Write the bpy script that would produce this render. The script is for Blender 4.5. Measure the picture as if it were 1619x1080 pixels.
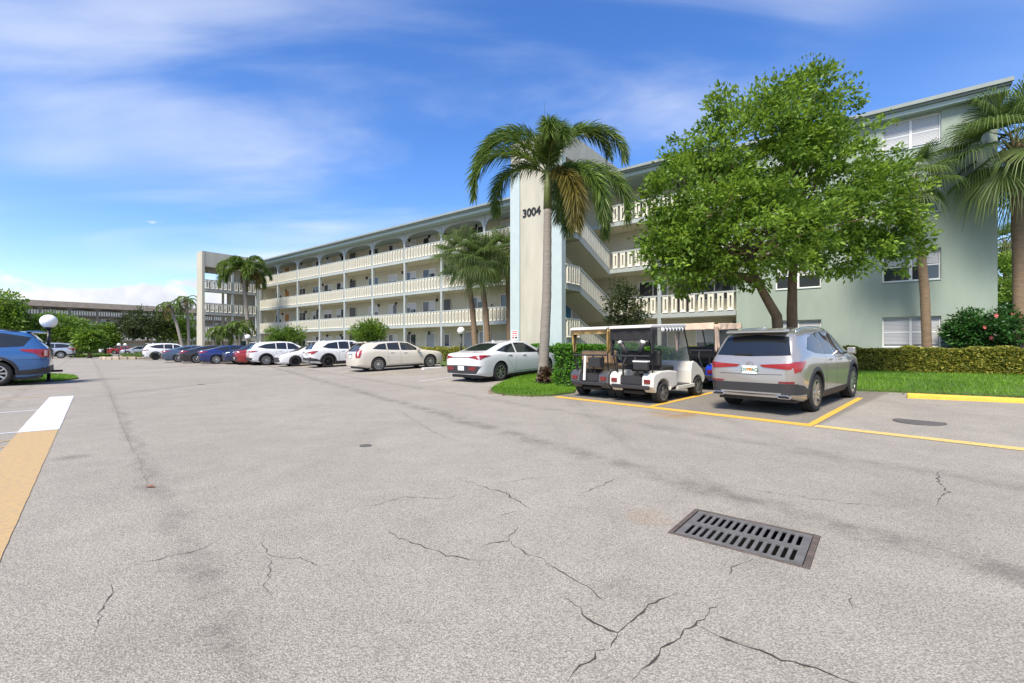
import bpy, bmesh, math, random
import numpy as np
from mathutils import Vector, Matrix, Euler
from mathutils.geometry import tessellate_polygon
R = math.radians
random.seed(7); rng = np.random.default_rng(7)
scene = bpy.context.scene
COL = scene.collection
for o in list(bpy.data.objects): bpy.data.objects.remove(o)

# ------------------------------------------------------------------ camera
CAM_H = 1.25; FPX = 719.5; HZ = 549.0; CX = 809.5
cam = bpy.data.cameras.new('camera'); cam.lens = 16.0; cam.sensor_width = 36.0
cam.shift_y = 9.0/1619.0; cam.clip_start = 0.05; cam.clip_end = 3000
cam_o = bpy.data.objects.new('camera', cam); COL.objects.link(cam_o)
cam_o.location = (0, 0, CAM_H); cam_o.rotation_euler = (R(90), 0, 0)
scene.camera = cam_o

# ------------------------------------------------------------------ sky, sun, exposure
SUN_EL = R(54); SUN_AZ = R(206)          # azimuth clockwise from +Y: behind the camera, to the left
world = bpy.data.worlds.new('World'); scene.world = world; world.use_nodes = True
def build_world():
    nt = world.node_tree; N = nt.nodes; L = nt.links
    N.clear()
    out = N.new('ShaderNodeOutputWorld'); bg = N.new('ShaderNodeBackground')
    bg.inputs['Strength'].default_value = 0.118
    sky = N.new('ShaderNodeTexSky'); sky.sky_type = 'NISHITA'; sky.sun_disc = False
    sky.sun_elevation = SUN_EL; sky.sun_rotation = SUN_AZ
    sky.air_density = 1.0; sky.dust_density = 0.6; sky.ozone_density = 2.2
    hs = N.new('ShaderNodeHueSaturation'); hs.inputs['Saturation'].default_value = 1.30
    hs.inputs['Value'].default_value = 1.24; hs.inputs['Hue'].default_value = .512
    L.new(sky.outputs[0], hs.inputs['Color'])
    tc = N.new('ShaderNodeTexCoord')
    sep = N.new('ShaderNodeSeparateXYZ'); L.new(tc.outputs['Generated'], sep.inputs[0])
    def math_(op, a, b=None, clamp=False):
        n = N.new('ShaderNodeMath'); n.operation = op; n.use_clamp = clamp
        for i, v in enumerate((a, b)):
            if v is None: continue
            if hasattr(v, 'is_linked') or hasattr(v, 'node'): L.new(v, n.inputs[i])
            else: n.inputs[i].default_value = v
        return n.outputs[0]
    def ramp(v, a, b):
        n = N.new('ShaderNodeMapRange'); n.interpolation_type = 'SMOOTHSTEP'
        L.new(v, n.inputs[0]); n.inputs[1].default_value = a; n.inputs[2].default_value = b
        return n.outputs[0]
    def noise(vec, scale, detail=5, rough=.55, dist=0.):
        n = N.new('ShaderNodeTexNoise'); L.new(vec, n.inputs['Vector'])
        n.inputs['Scale'].default_value = scale; n.inputs['Detail'].default_value = detail
        n.inputs['Roughness'].default_value = rough; n.inputs['Distortion'].default_value = dist
        return n.outputs['Fac']
    zc = math_('MAXIMUM', sep.outputs['Z'], 0.02)
    den = math_('ADD', zc, 0.18)
    px = math_('ADD', math_('DIVIDE', sep.outputs['X'], den), 1.0); py = math_('DIVIDE', sep.outputs['Y'], den)
    cmb = N.new('ShaderNodeCombineXYZ'); L.new(px, cmb.inputs[0]); L.new(py, cmb.inputs[1])
    mp = N.new('ShaderNodeMapping'); L.new(cmb.outputs[0], mp.inputs[0])
    mp.inputs['Rotation'].default_value = (0, 0, R(-24)); mp.inputs['Scale'].default_value = (.62, 1.5, 1)
    mp.inputs['Location'].default_value = (3.35, 1.2, 0)
    wisps = ramp(noise(mp.outputs[0], 1.15, 7, .50, .6), .36, .78)
    mp2 = N.new('ShaderNodeMapping'); L.new(cmb.outputs[0], mp2.inputs[0]); mp2.inputs['Location'].default_value = (.35, .1, 0)
    patch = ramp(noise(mp2.outputs[0], .62, 2, .45), .36, .60)
    cirrus = math_('MULTIPLY', math_('MULTIPLY', wisps, patch), .85)
    # cumulus bank low over the horizon
    mp3 = N.new('ShaderNodeMapping'); L.new(tc.outputs['Generated'], mp3.inputs[0])
    mp3.inputs['Scale'].default_value = (1, 1, 2.1); mp3.inputs['Location'].default_value = (.3, .0, 0)
    cn = noise(mp3.outputs[0], 5.5, 8, .58, .15)
    hgt = math_('SUBTRACT', cn, math_('MULTIPLY', sep.outputs['Z'], 2.1))
    cum = ramp(hgt, .215, .285)
    mp4 = N.new('ShaderNodeMapping'); L.new(tc.outputs['Generated'], mp4.inputs[0]); mp4.inputs['Location'].default_value = (0, 0, .07)
    shade = noise(mp4.outputs[0], 11, 5, .6)
    mix1 = N.new('ShaderNodeMix'); mix1.data_type = 'RGBA'
    L.new(cirrus, mix1.inputs['Factor']); L.new(hs.outputs[0], mix1.inputs['A'])
    mix1.inputs['B'].default_value = (5.0, 5.3, 5.9, 1)
    cc = N.new('ShaderNodeMix'); cc.data_type = 'RGBA'
    L.new(ramp(shade, .35, .62), cc.inputs['Factor'])
    cc.inputs['A'].default_value = (4.0, 4.25, 4.8, 1); cc.inputs['B'].default_value = (5.2, 5.25, 5.4, 1)
    mix2 = N.new('ShaderNodeMix'); mix2.data_type = 'RGBA'
    L.new(cum, mix2.inputs['Factor']); L.new(mix1.outputs['Result'], mix2.inputs['A']); L.new(cc.outputs['Result'], mix2.inputs['B'])
    L.new(mix2.outputs['Result'], bg.inputs['Color']); L.new(bg.outputs[0], out.inputs[0])
build_world()
sun = bpy.data.lights.new('sun', 'SUN'); sun.energy = 4.0; sun.angle = R(16); sun.color = (1, .91, .77)
sun_o = bpy.data.objects.new('sun', sun); COL.objects.link(sun_o)
sd = Vector((math.sin(SUN_AZ)*math.cos(SUN_EL), math.cos(SUN_AZ)*math.cos(SUN_EL), math.sin(SUN_EL)))
sun_o.rotation_euler = sd.to_track_quat('Z', 'Y').to_euler()
vs = scene.view_settings; vs.view_transform = 'Standard'; vs.look = 'None'; vs.gamma = 1; vs.exposure = 0.74
vs.use_curve_mapping = False
scene.render.engine = 'CYCLES'

# ------------------------------------------------------------------ terrain function
UX, UY = .755, .655                       # from the yellow line towards the building
def uu(x, y): return UX*(x-.97) + UY*(y-11.53)
def gz(x, y): return .035*min(max(uu(x, y), 0), 8)
def G(px, py):                            # photograph pixel on the lot -> place on the ground
    dx = (px-CX)/FPX; dz = -(py-HZ)/FPX; t = CAM_H/-dz
    for _ in range(40): t = .5*t + .5*(CAM_H-gz(dx*t, t))/-dz
    return Vector((dx*t, t, gz(dx*t, t)))
def at(px, py, Y):                        # pixel at a known depth
    return Vector(((px-CX)/FPX*Y, Y, CAM_H+(HZ-py)/FPX*Y))

# ------------------------------------------------------------------ materials
MATS = {}
def mat(name, col, rough=.6, metal=0., var=0., vscale=3., bump=0., bscale=40., spec=.5, coat=0., stretch=(1,1,1)):
    if name in MATS: return MATS[name]
    m = bpy.data.materials.new(name); m.use_nodes = True; MATS[name] = m
    nt = m.node_tree; N = nt.nodes; L = nt.links; b = N['Principled BSDF']
    b.inputs['Base Color'].default_value = (*col, 1); b.inputs['Roughness'].default_value = rough
    b.inputs['Metallic'].default_value = metal; b.inputs['Specular IOR Level'].default_value = spec
    if coat: b.inputs['Coat Weight'].default_value = coat; b.inputs['Coat Roughness'].default_value = .03
    if var or bump:
        g = N.new('ShaderNodeNewGeometry')
        mp = N.new('ShaderNodeMapping'); mp.inputs['Scale'].default_value = stretch; L.new(g.outputs['Position'], mp.inputs[0])
    if var:
        n = N.new('ShaderNodeTexNoise'); n.inputs['Scale'].default_value = vscale; n.inputs['Detail'].default_value = 6
        n.inputs['Roughness'].default_value = .62; L.new(mp.outputs[0], n.inputs['Vector'])
        r = N.new('ShaderNodeMapRange'); r.inputs[1].default_value = .3; r.inputs[2].default_value = .7
        r.inputs[3].default_value = 1-var; r.inputs[4].default_value = 1+var*.6; L.new(n.outputs['Fac'], r.inputs[0])
        x = N.new('ShaderNodeMix'); x.data_type = 'RGBA'; x.blend_type = 'MULTIPLY'; x.inputs['Factor'].default_value = 1
        x.inputs['A'].default_value = (*col, 1); L.new(r.outputs[0], x.inputs['B']); L.new(x.outputs['Result'], b.inputs['Base Color'])
    if bump:
        n2 = N.new('ShaderNodeTexNoise'); n2.inputs['Scale'].default_value = bscale; n2.inputs['Detail'].default_value = 4
        L.new(mp.outputs[0], n2.inputs['Vector'])
        bp = N.new('ShaderNodeBump'); bp.inputs['Strength'].default_value = bump; bp.inputs['Distance'].default_value = .02
        L.new(n2.outputs['Fac'], bp.inputs['Height']); L.new(bp.outputs[0], b.inputs['Normal'])
    return m
def leafmat(name, dark, light, trans=.35, rough=.45):
    if name in MATS: return MATS[name]
    m = bpy.data.materials.new(name); m.use_nodes = True; MATS[name] = m
    nt = m.node_tree; N = nt.nodes; L = nt.links; b = N['Principled BSDF']; out = N['Material Output']
    a = N.new('ShaderNodeAttribute'); a.attribute_name = 'tint'
    x = N.new('ShaderNodeMix'); x.data_type = 'RGBA'; L.new(a.outputs['Fac'], x.inputs['Factor'])
    x.inputs['A'].default_value = (*dark, 1); x.inputs['B'].default_value = (*light, 1)
    L.new(x.outputs['Result'], b.inputs['Base Color']); b.inputs['Roughness'].default_value = rough
    b.inputs['Specular IOR Level'].default_value = .35
    t = N.new('ShaderNodeBsdfTranslucent'); hs = N.new('ShaderNodeHueSaturation'); hs.inputs['Value'].default_value = 1.5
    hs.inputs['Hue'].default_value = .485; L.new(x.outputs['Result'], hs.inputs['Color']); L.new(hs.outputs[0], t.inputs['Color'])
    ms = N.new('ShaderNodeMixShader'); ms.inputs[0].default_value = trans
    L.new(b.outputs[0], ms.inputs[1]); L.new(t.outputs[0], ms.inputs[2]); L.new(ms.outputs[0], out.inputs[0])
    return m

# ------------------------------------------------------------------ object helpers
def tag(o, label, cat, group=None):
    o['label'] = label; o['category'] = cat
    if group: o['group'] = group
    return o
def empty(name, loc=(0,0,0), rot=(0,0,0)):
    o = bpy.data.objects.new(name, None); COL.objects.link(o); o.location = loc; o.rotation_euler = rot
    o.empty_display_size = .2; return o
def link(name, me, m=None, parent=None, smooth=False):
    if m is not None and len(me.materials) == 0:
        for q in (m if isinstance(m, (list, tuple)) else [m]): me.materials.append(q)
    o = bpy.data.objects.new(name, me); COL.objects.link(o); o.parent = parent
    if smooth: me.polygons.foreach_set('use_smooth', [True]*len(me.polygons))
    return o
class MB:
    def __init__(s): s.v = []; s.f = []; s.mi = []; s.cur = 0
    def add(s, vs, fs):
        b = len(s.v); s.v += [tuple(p) for p in vs]
        for f in fs: s.f.append(tuple(b+i for i in f)); s.mi.append(s.cur)
        return s
    def box(s, x0, x1, y0, y1, z0, z1, M=None):
        x0, x1 = min(x0,x1), max(x0,x1); y0, y1 = min(y0,y1), max(y0,y1); z0, z1 = min(z0,z1), max(z0,z1)
        P = [(x0,y0,z0),(x1,y0,z0),(x1,y1,z0),(x0,y1,z0),(x0,y0,z1),(x1,y0,z1),(x1,y1,z1),(x0,y1,z1)]
        if M is not None: P = [tuple(M @ Vector(p)) for p in P]
        return s.add(P, [(0,3,2,1),(4,5,6,7),(0,1,5,4),(1,2,6,5),(2,3,7,6),(3,0,4,7)])
    def prism(s, poly, a0, a1, axis='y'):      # poly in the other two axes, extruded along axis
        n = len(poly)
        def P(p, a): return {'y': (p[0], a, p[1]), 'z': (p[0], p[1], a), 'x': (a, p[0], p[1])}[axis]
        vs = [P(p, a0) for p in poly] + [P(p, a1) for p in poly]
        fs = [tuple(range(n)), tuple(range(2*n-1, n-1, -1))]
        fs += [(i, n+i, n+(i+1) % n, (i+1) % n) for i in range(n)]
        return s.add(vs, fs)
    def tube(s, pts, rad, n=8, cap=True):
        pts = [Vector(p) for p in pts]; m = len(pts)
        if not hasattr(rad, '__len__'): rad = [rad]*m
        vs = []; ref = None
        for i, p in enumerate(pts):
            t = (pts[min(i+1, m-1)]-pts[max(i-1, 0)])
            t = t.normalized() if t.length > 1e-9 else Vector((0,0,1))
            if ref is None: ref = Vector((1,0,0)) if abs(t.x) < .8 else Vector((0,1,0))
            a = (ref-t*ref.dot(t)).normalized(); ref = a; c = t.cross(a)
            for k in range(n):
                th = 2*math.pi*k/n; vs.append(p+(a*math.cos(th)+c*math.sin(th))*rad[i])
        fs = [(i*n+k, i*n+(k+1) % n, (i+1)*n+(k+1) % n, (i+1)*n+k) for i in range(m-1) for k in range(n)]
        if cap: fs += [tuple(range(n-1, -1, -1)), tuple((m-1)*n+k for k in range(n))]
        return s.add(vs, fs)
    def lathe(s, prof, n=20, M=None):          # prof (r, z) about z
        vs = []
        for r, z in prof:
            for k in range(n):
                p = Vector((r*math.cos(2*math.pi*k/n), r*math.sin(2*math.pi*k/n), z)); vs.append(M @ p if M is not None else p)
        fs = [(i*n+k, i*n+(k+1) % n, (i+1)*n+(k+1) % n, (i+1)*n+k) for i in range(len(prof)-1) for k in range(n)]
        return s.add(vs, fs)
    def mesh(s, name):
        me = bpy.data.meshes.new(name); me.from_pydata(s.v, [], s.f); me.update()
        if any(s.mi): me.polygons.foreach_set('material_index', s.mi)
        return me
    def build(s, name, m, parent=None, smooth=False, bevel=0, segs=2, autos=None):
        o = link(name, s.mesh(name), m, parent, smooth)
        if bevel:
            b = o.modifiers.new('bevel', 'BEVEL'); b.width = bevel; b.segments = segs; b.limit_method = 'ANGLE'; b.angle_limit = R(35)
        if autos: shade_auto(o, autos)
        return o
def shade_auto(o, deg):
    me = o.data; me.polygons.foreach_set('use_smooth', [True]*len(me.polygons))
    bm = bmesh.new(); bm.from_mesh(me); c = R(deg)
    for e in bm.edges:
        if len(e.link_faces) == 2 and e.calc_face_angle(0) > c: e.smooth = False
    bm.to_mesh(me); bm.free()
def box(name, m, parent, x0, x1, y0, y1, z0, z1, bevel=0):
    return MB().box(x0, x1, y0, y1, z0, z1).build(name, m, parent, bevel=bevel)
def copy_tree(o, parent=None):
    c = o.copy(); COL.objects.link(c); c.parent = parent
    for ch in list(o.children): copy_tree(ch, c)
    return c
def fast_mesh(name, V, F, tint=None):           # V (n,3), F (m,k) numpy
    me = bpy.data.meshes.new(name); k = F.shape[1]
    me.vertices.add(len(V)); me.vertices.foreach_set('co', np.ascontiguousarray(V, dtype=np.float32).ravel())
    me.loops.add(F.size); me.loops.foreach_set('vertex_index', np.ascontiguousarray(F, dtype=np.int32).ravel())
    me.polygons.add(len(F)); me.polygons.foreach_set('loop_start', np.arange(0, F.size, k, dtype=np.int32))
    me.polygons.foreach_set('loop_total', np.full(len(F), k, dtype=np.int32))
    me.update(calc_edges=True)
    if tint is not None:
        a = me.attributes.new('tint', 'FLOAT', 'POINT'); a.data.foreach_set('value', np.ascontiguousarray(tint, dtype=np.float32))
    return me
def text_mesh(body, size, depth=.01, bold=0.):
    c = bpy.data.curves.new('lettering', 'FONT'); c.body = body; c.size = size; c.extrude = depth; c.offset = bold
    c.align_x = 'CENTER'; c.align_y = 'CENTER'
    o = bpy.data.objects.new('lettering', c); COL.objects.link(o)
    dg = bpy.context.evaluated_depsgraph_get(); me = bpy.data.meshes.new_from_object(o.evaluated_get(dg))
    bpy.data.objects.remove(o); return me

# common materials
M_BLUEGREY = mat('blue_grey_paint', (.36,.395,.385), .55, var=.10, vscale=2.5)
M_CREAM = mat('cream_stucco', (.53,.51,.40), .85, var=.07, vscale=1.2, bump=.15, bscale=60)
M_CREAMW = mat('pale_cream_stucco', (.46,.44,.36), .85, var=.16, vscale=1.6, bump=.15, bscale=60, stretch=(1,1,.16))
M_BLOCK = mat('cream_precast', (.67,.65,.55), .8, var=.10, vscale=5)
M_SAGE = mat('sage_green_stucco', (.30,.36,.305), .85, var=.12, vscale=1.3, bump=.18, bscale=50, stretch=(1,1,.3))
M_ROOFG = mat('grey_green_fascia', (.25,.29,.28), .6, var=.1, vscale=2)
M_SAGETRIM = mat('sage_trim', (.36,.45,.42), .55)
M_WHITE = mat('white_paint', (.75,.75,.73), .5, var=.05)
M_GLASS = mat('window_glass', (.035,.04,.045), .06, spec=.8)
M_BLIND = mat('white_blind', (.52,.53,.54), .4, spec=.6)
M_DARKDOOR = mat('dark_door', (.06,.055,.05), .4)
M_TEAL = mat('teal_door_paint', (.03,.13,.20), .4)
M_BLACK = mat('black_metal', (.015,.015,.016), .4)
M_CONC = mat('concrete', (.42,.40,.37), .85, var=.15, vscale=2, bump=.2)
# ------------------------------------------------------------------ ground
def asphalt_material():
    m = bpy.data.materials.new('worn_asphalt'); m.use_nodes = True; nt = m.node_tree; N = nt.nodes; L = nt.links
    b = N['Principled BSDF']; g = N.new('ShaderNodeNewGeometry')
    def noise(s, d=4, r=.55, vec=None, dist=0.):
        n = N.new('ShaderNodeTexNoise'); n.inputs['Scale'].default_value = s; n.inputs['Detail'].default_value = d
        n.inputs['Roughness'].default_value = r; n.inputs['Distortion'].default_value = dist
        L.new(vec or g.outputs['Position'], n.inputs['Vector']); return n.outputs['Fac']
    def rng_(v, a, b_, c, d, smooth=False):
        n = N.new('ShaderNodeMapRange'); L.new(v, n.inputs[0])
        for i, q in enumerate((a, b_, c, d)): n.inputs[i+1].default_value = q
        if smooth: n.interpolation_type = 'SMOOTHSTEP'
        return n.outputs[0]
    def mul(a, c):
        n = N.new('ShaderNodeMath'); n.operation = 'MULTIPLY'; L.new(a, n.inputs[0]); L.new(c, n.inputs[1]); return n.outputs[0]
    v = N.new('ShaderNodeTexVoronoi'); v.inputs['Scale'].default_value = 135; L.new(g.outputs['Position'], v.inputs['Vector'])
    sepc = N.new('ShaderNodeSeparateColor'); L.new(v.outputs['Color'], sepc.inputs[0])
    stone = rng_(sepc.outputs[0], 0, 1, .78, 1.24)
    gap = rng_(v.outputs['Distance'], .35, .75, 1.0, .66)
    fine = rng_(noise(105, 3, .6), .3, .7, .82, 1.18)
    mid = rng_(noise(2.2, 5, .6), .3, .7, .93, 1.07)
    big = rng_(noise(.32, 4, .55, dist=.6), .3, .72, .90, 1.07)
    # long wear bands that run with the lane
    mp = N.new('ShaderNodeMapping'); mp.inputs['Rotation'].default_value = (0, 0, R(-41)); mp.inputs['Scale'].default_value = (1.0, .06, 1)
    L.new(g.outputs['Position'], mp.inputs[0])
    band = rng_(noise(.9, 4, .6, mp.outputs[0]), .56, .74, 1.0, .80, True)
    val = mul(mul(mul(stone, gap), mul(fine, mid)), mul(big, band))
    def dot(a, b_, c):
        n = N.new('ShaderNodeVectorMath'); n.operation = 'DOT_PRODUCT'; L.new(g.outputs['Position'], n.inputs[0]); n.inputs[1].default_value = (a, b_, 0)
        q = N.new('ShaderNodeMath'); q.operation = 'SUBTRACT'; L.new(n.outputs['Value'], q.inputs[0]); q.inputs[1].default_value = c; return q.outputs[0]
    def op(o_, a, b_):
        n = N.new('ShaderNodeMath'); n.operation = o_
        for i, q in enumerate((a, b_)):
            if isinstance(q, (int, float)): n.inputs[i].default_value = q
            else: L.new(q, n.inputs[i])
        return n.outputs[0]
    wob = op('MULTIPLY', op('SUBTRACT', noise(1.6, 5, .65), .5), .55); wob2 = op('MULTIPLY', op('SUBTRACT', noise(6, 4, .7), .5), .16)
    blot = rng_(noise(2.6, 6, .7), .38, .62, .15, 1.0, True)
    def streak(a, b_, c, w, dark):      # worn joint lines in the paving
        d = op('ABSOLUTE', op('ADD', op('ADD', dot(a, b_, c), wob), wob2), 0.)
        return op('SUBTRACT', 1., mul(rng_(d, 0., w, dark, 0., True), blot))
    val = mul(val, mul(streak(.826,.564,3.70,.30,.34), streak(.731,.682,.45,.13,.24)))
    val = mul(val, mul(streak(.731,.682,-1.35,.12,.25), streak(.80,.60,6.1,.30,.22)))
    # darker sealed stalls beyond the yellow line
    um = rng_(op('ADD', dot(UX, UY, UX*.97+UY*11.53), wob2), .06, .16, 0., 1.); vm = dot(-UY, UX, -UY*.97+UX*11.53)
    stall = mul(um, mul(rng_(vm, -5.85, -5.75, 0., 1.), rng_(vm, -.3, .2, 1., 0.)))
    val = mul(val, op('SUBTRACT', 1., op('MULTIPLY', stall, .34)))
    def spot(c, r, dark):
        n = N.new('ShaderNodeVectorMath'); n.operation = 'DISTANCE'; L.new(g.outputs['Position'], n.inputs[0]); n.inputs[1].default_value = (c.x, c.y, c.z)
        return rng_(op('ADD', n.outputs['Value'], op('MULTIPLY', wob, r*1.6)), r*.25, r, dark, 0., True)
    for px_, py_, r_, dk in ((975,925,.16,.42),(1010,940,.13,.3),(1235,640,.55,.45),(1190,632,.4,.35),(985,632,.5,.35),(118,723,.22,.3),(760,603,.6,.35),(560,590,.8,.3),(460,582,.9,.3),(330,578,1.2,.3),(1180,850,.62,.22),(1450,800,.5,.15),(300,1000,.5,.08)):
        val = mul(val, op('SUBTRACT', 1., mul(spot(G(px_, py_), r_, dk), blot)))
    rust = op('MAXIMUM', mul(spot(G(1070,655), .75, .75), blot), mul(spot(Vector((1.02,3.35,0)), .22, .5), blot))
    tone = N.new('ShaderNodeMix'); tone.data_type = 'RGBA'; L.new(rust, tone.inputs['Factor']); tone.inputs['A'].default_value = (.335, .309, .266, 1); tone.inputs['B'].default_value = (.33, .20, .075, 1)
    mix = N.new('ShaderNodeMix'); mix.data_type = 'RGBA'; mix.blend_type = 'MULTIPLY'; mix.inputs['Factor'].default_value = 1
    L.new(tone.outputs['Result'], mix.inputs['A']); L.new(val, mix.inputs['B'])
    L.new(mix.outputs['Result'], b.inputs['Base Color']); b.inputs['Roughness'].default_value = .88
    b.inputs['Specular IOR Level'].default_value = .25
    bp = N.new('ShaderNodeBump'); bp.inputs['Strength'].default_value = .55; bp.inputs['Distance'].default_value = .006
    h = N.new('ShaderNodeMath'); h.operation = 'ADD'; L.new(v.outputs['Distance'], h.inputs[0]); L.new(noise(70, 3), h.inputs[1])
    L.new(h.outputs[0], bp.inputs['Height']); L.new(bp.outputs[0], b.inputs['Normal'])
    MATS['asphalt'] = m; return m
M_ASPH = asphalt_material()
M_GRASSG = mat('grass_soil', (.075,.13,.022), .95, var=.35, vscale=6, bump=.5, bscale=60)
def fr(u, v):      # (u across the lane, v along it) -> world
    return (.97+UX*u-UY*v, 11.53+UY*u+UX*v)
M_GROUND = mat('far_ground', (.09,.12,.04), .95, var=.2, vscale=.3)
mb = MB(); mb.add([(-900,-300,-.6),(900,-300,-.6),(900,1600,-.6),(-900,1600,-.6)], [(0,1,2,3)])
o = mb.build('ground', M_GROUND); o['kind'] = 'structure'
# drain opening (real hole in the lot)
DC = Vector((1.545, 3.04)); DL = Vector((.775,-.632)); DS = Vector((.632,.775)); DHL, DHS = .405, .295
def dpt(a, c): p = DC+DL*a+DS*c; return (p.x, p.y)
bm = bmesh.new()
hole = [bm.verts.new((*dpt(a, c), 0)) for a, c in ((-DHL,-DHS),(DHL,-DHS),(DHL,DHS),(-DHL,DHS))]
v0, v1, v2, v3 = -90, 130, 0, 0
outer = [bm.verts.new((*fr(u, v), 0)) for u, v in ((-45,-60),(-45,150),(0,150),(0,-60))]
for lp in (hole, outer):
    for i in range(4): bm.edges.new((lp[i], lp[(i+1) % 4]))
bmesh.ops.triangle_fill(bm, use_beauty=True, edges=list(bm.edges))
e1 = [bm.verts.new((*fr(u, v), .28)) for u, v in ((8,-60),(8,150))]
e2 = [bm.verts.new((*fr(u, v), .28)) for u, v in ((22,-60),(22,150))]
bm.faces.new((outer[3], e1[0], e1[1], outer[2])); bm.faces.new((e1[0], e2[0], e2[1], e1[1]))
bmesh.ops.recalc_face_normals(bm, faces=bm.faces)
me = bpy.data.meshes.new('parking_lot'); bm.to_mesh(me); bm.free()
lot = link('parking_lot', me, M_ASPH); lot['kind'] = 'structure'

# painted lines: sheets a few mm above the asphalt
def paint_material(name, col, wear):
    m = mat(name, col, .7); nt = m.node_tree; N = nt.nodes; L = nt.links; b = N['Principled BSDF']
    g = N.new('ShaderNodeNewGeometry'); n = N.new('ShaderNodeTexNoise'); n.inputs['Scale'].default_value = 26; n.inputs['Detail'].default_value = 9
    n.inputs['Roughness'].default_value = .75; L.new(g.outputs['Position'], n.inputs['Vector'])
    r = N.new('ShaderNodeMapRange'); r.inputs[1].default_value = .50-wear; r.inputs[2].default_value = .72-wear*.6; L.new(n.outputs['Fac'], r.inputs[0])
    x = N.new('ShaderNodeMix'); x.data_type = 'RGBA'; L.new(r.outputs[0], x.inputs['Factor'])
    x.inputs['A'].default_value = (*col, 1); x.inputs['B'].default_value = (col[0]*.5+.06, col[1]*.5+.07, col[2]*.6+.08, 1)
    L.new(x.outputs['Result'], b.inputs['Base Color']); return m
M_YEL = paint_material('yellow_line_paint', (.70,.40,.035), .06)
M_YELP = paint_material('pale_yellow_line_paint', (.72,.50,.13), .12)
M_OCH = paint_material('worn_ochre_paint', (.44,.30,.13), .04)
M_WLINE = paint_material('white_line_paint', (.56,.57,.59), .03)
def strip(name, pa, pb, w, m, dz=.005, n=24, jag=.006):
    pa, pb = Vector(pa[:2]), Vector(pb[:2]); d = (pb-pa); nrm = Vector((-d.y, d.x)).normalized()*w/2
    vs = []
    for i in range(n+1):
        p = pa+d*(i/n)
        for s in (1, -1):
            q = p+nrm*s*(1+random.uniform(-jag, jag)*8); vs.append((q.x, q.y, gz(q.x, q.y)+dz))
    fs = [(2*i, 2*i+1, 2*i+3, 2*i+2) for i in range(n)]
    return MB().add(vs, fs).build(name, m, lot)
strip('painted_line', fr(.05,-.15), fr(.05,-5.75), .24, M_YEL)
strip('painted_line', fr(.05,-5.78), fr(.05,-12.), .20, M_YELP, .006)
strip('painted_line', fr(.175,-5.70), fr(4.0,-5.55), .11, M_YEL)
strip('painted_line', fr(.175,-2.78), fr(4.0,-2.70), .13, M_YEL)
# left-hand stalls
A = G(98,627); B = G(61,682); C_ = G(-14,790)
dv = (B-A).normalized()
strip('painted_line', A.xy, B.xy, .44, M_WLINE, .007, 30, .0015)
strip('painted_line', B.xy, (B+dv*7).xy, .42, M_OCH, .005, 40, .0015)
for (p, q, m, w) in (((0,630),(78,627.5),M_OCH,.11),((0,653),(66,648),M_WLINE,.09),((0,686),(32,683),M_WLINE,.08),
                     ((0,699),(22,695),M_OCH,.06),((0,708),(10,706),M_OCH,.06),((0,617),(124,612.5),M_OCH,.10)):
    a, b_ = G(*p), G(*q); e = a+(a-b_)*2
    strip('painted_line', e.xy, b_.xy, w, m, .0042)
# stalls before the long row
for (p, q, m) in (((575,593),(662,585.5),M_OCH),((662,603),(770,589),M_WLINE),((520,584),(600,578),M_WLINE),((430,580),(520,575),M_WLINE),((575,593),(700,590),M_OCH),((330,577.5),(430,573),M_WLINE)):
    a, b_ = G(*p), G(*q); strip('painted_line', a.xy, b_.xy, .11, m, .0055)

# drain: pit, frame, grate with slots
def rect_local(name, m, parent, a0, a1, c0, c1, z0, z1, bevel=0):
    return MB().box(a0, a1, c0, c1, z0, z1).build(name, m, parent, bevel=bevel)
M_IRON = mat('cast_iron', (.14,.135,.13), .7, metal=.15, var=.25, vscale=9, bump=.25, bscale=120)
M_RUST = mat('rusty_iron', (.10,.078,.065), .85, var=.4, vscale=14, bump=.4, bscale=80)
M_PIT = mat('drain_pit', (.004,.004,.004), .95)
drain = empty('storm_drain', (DC.x, DC.y, 0), (0, 0, math.atan2(DL.y, DL.x)))
tag(drain, 'rectangular cast iron drain grate with two rows of slots set in the asphalt', 'drain')
hl, hs_ = DHL-.002, DHS-.002
pit = MB()
for q in ((-hl,hl,-hs_,hs_,-.52,-.5),(-hl,-hl+.01,-hs_,hs_,-.5,-.03),(hl-.01,hl,-hs_,hs_,-.5,-.03),(-hl+.01,hl-.01,-hs_,-hs_+.01,-.5,-.03),(-hl+.01,hl-.01,hs_-.01,hs_,-.5,-.03)): pit.box(*q)
pit.build('pit', M_PIT, drain)
fm = MB()
for q in ((-hl,hl,-hs_,-hs_+.022,-.03,.004),(-hl,hl,hs_-.022,hs_,-.03,.004),(-hl,-hl+.03,-hs_+.022,hs_-.022,-.03,.004),(hl-.035,hl,-hs_+.022,hs_-.022,-.03,.004)): fm.box(*q)
fm.build('frame', M_RUST, drain, bevel=.003)
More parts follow.
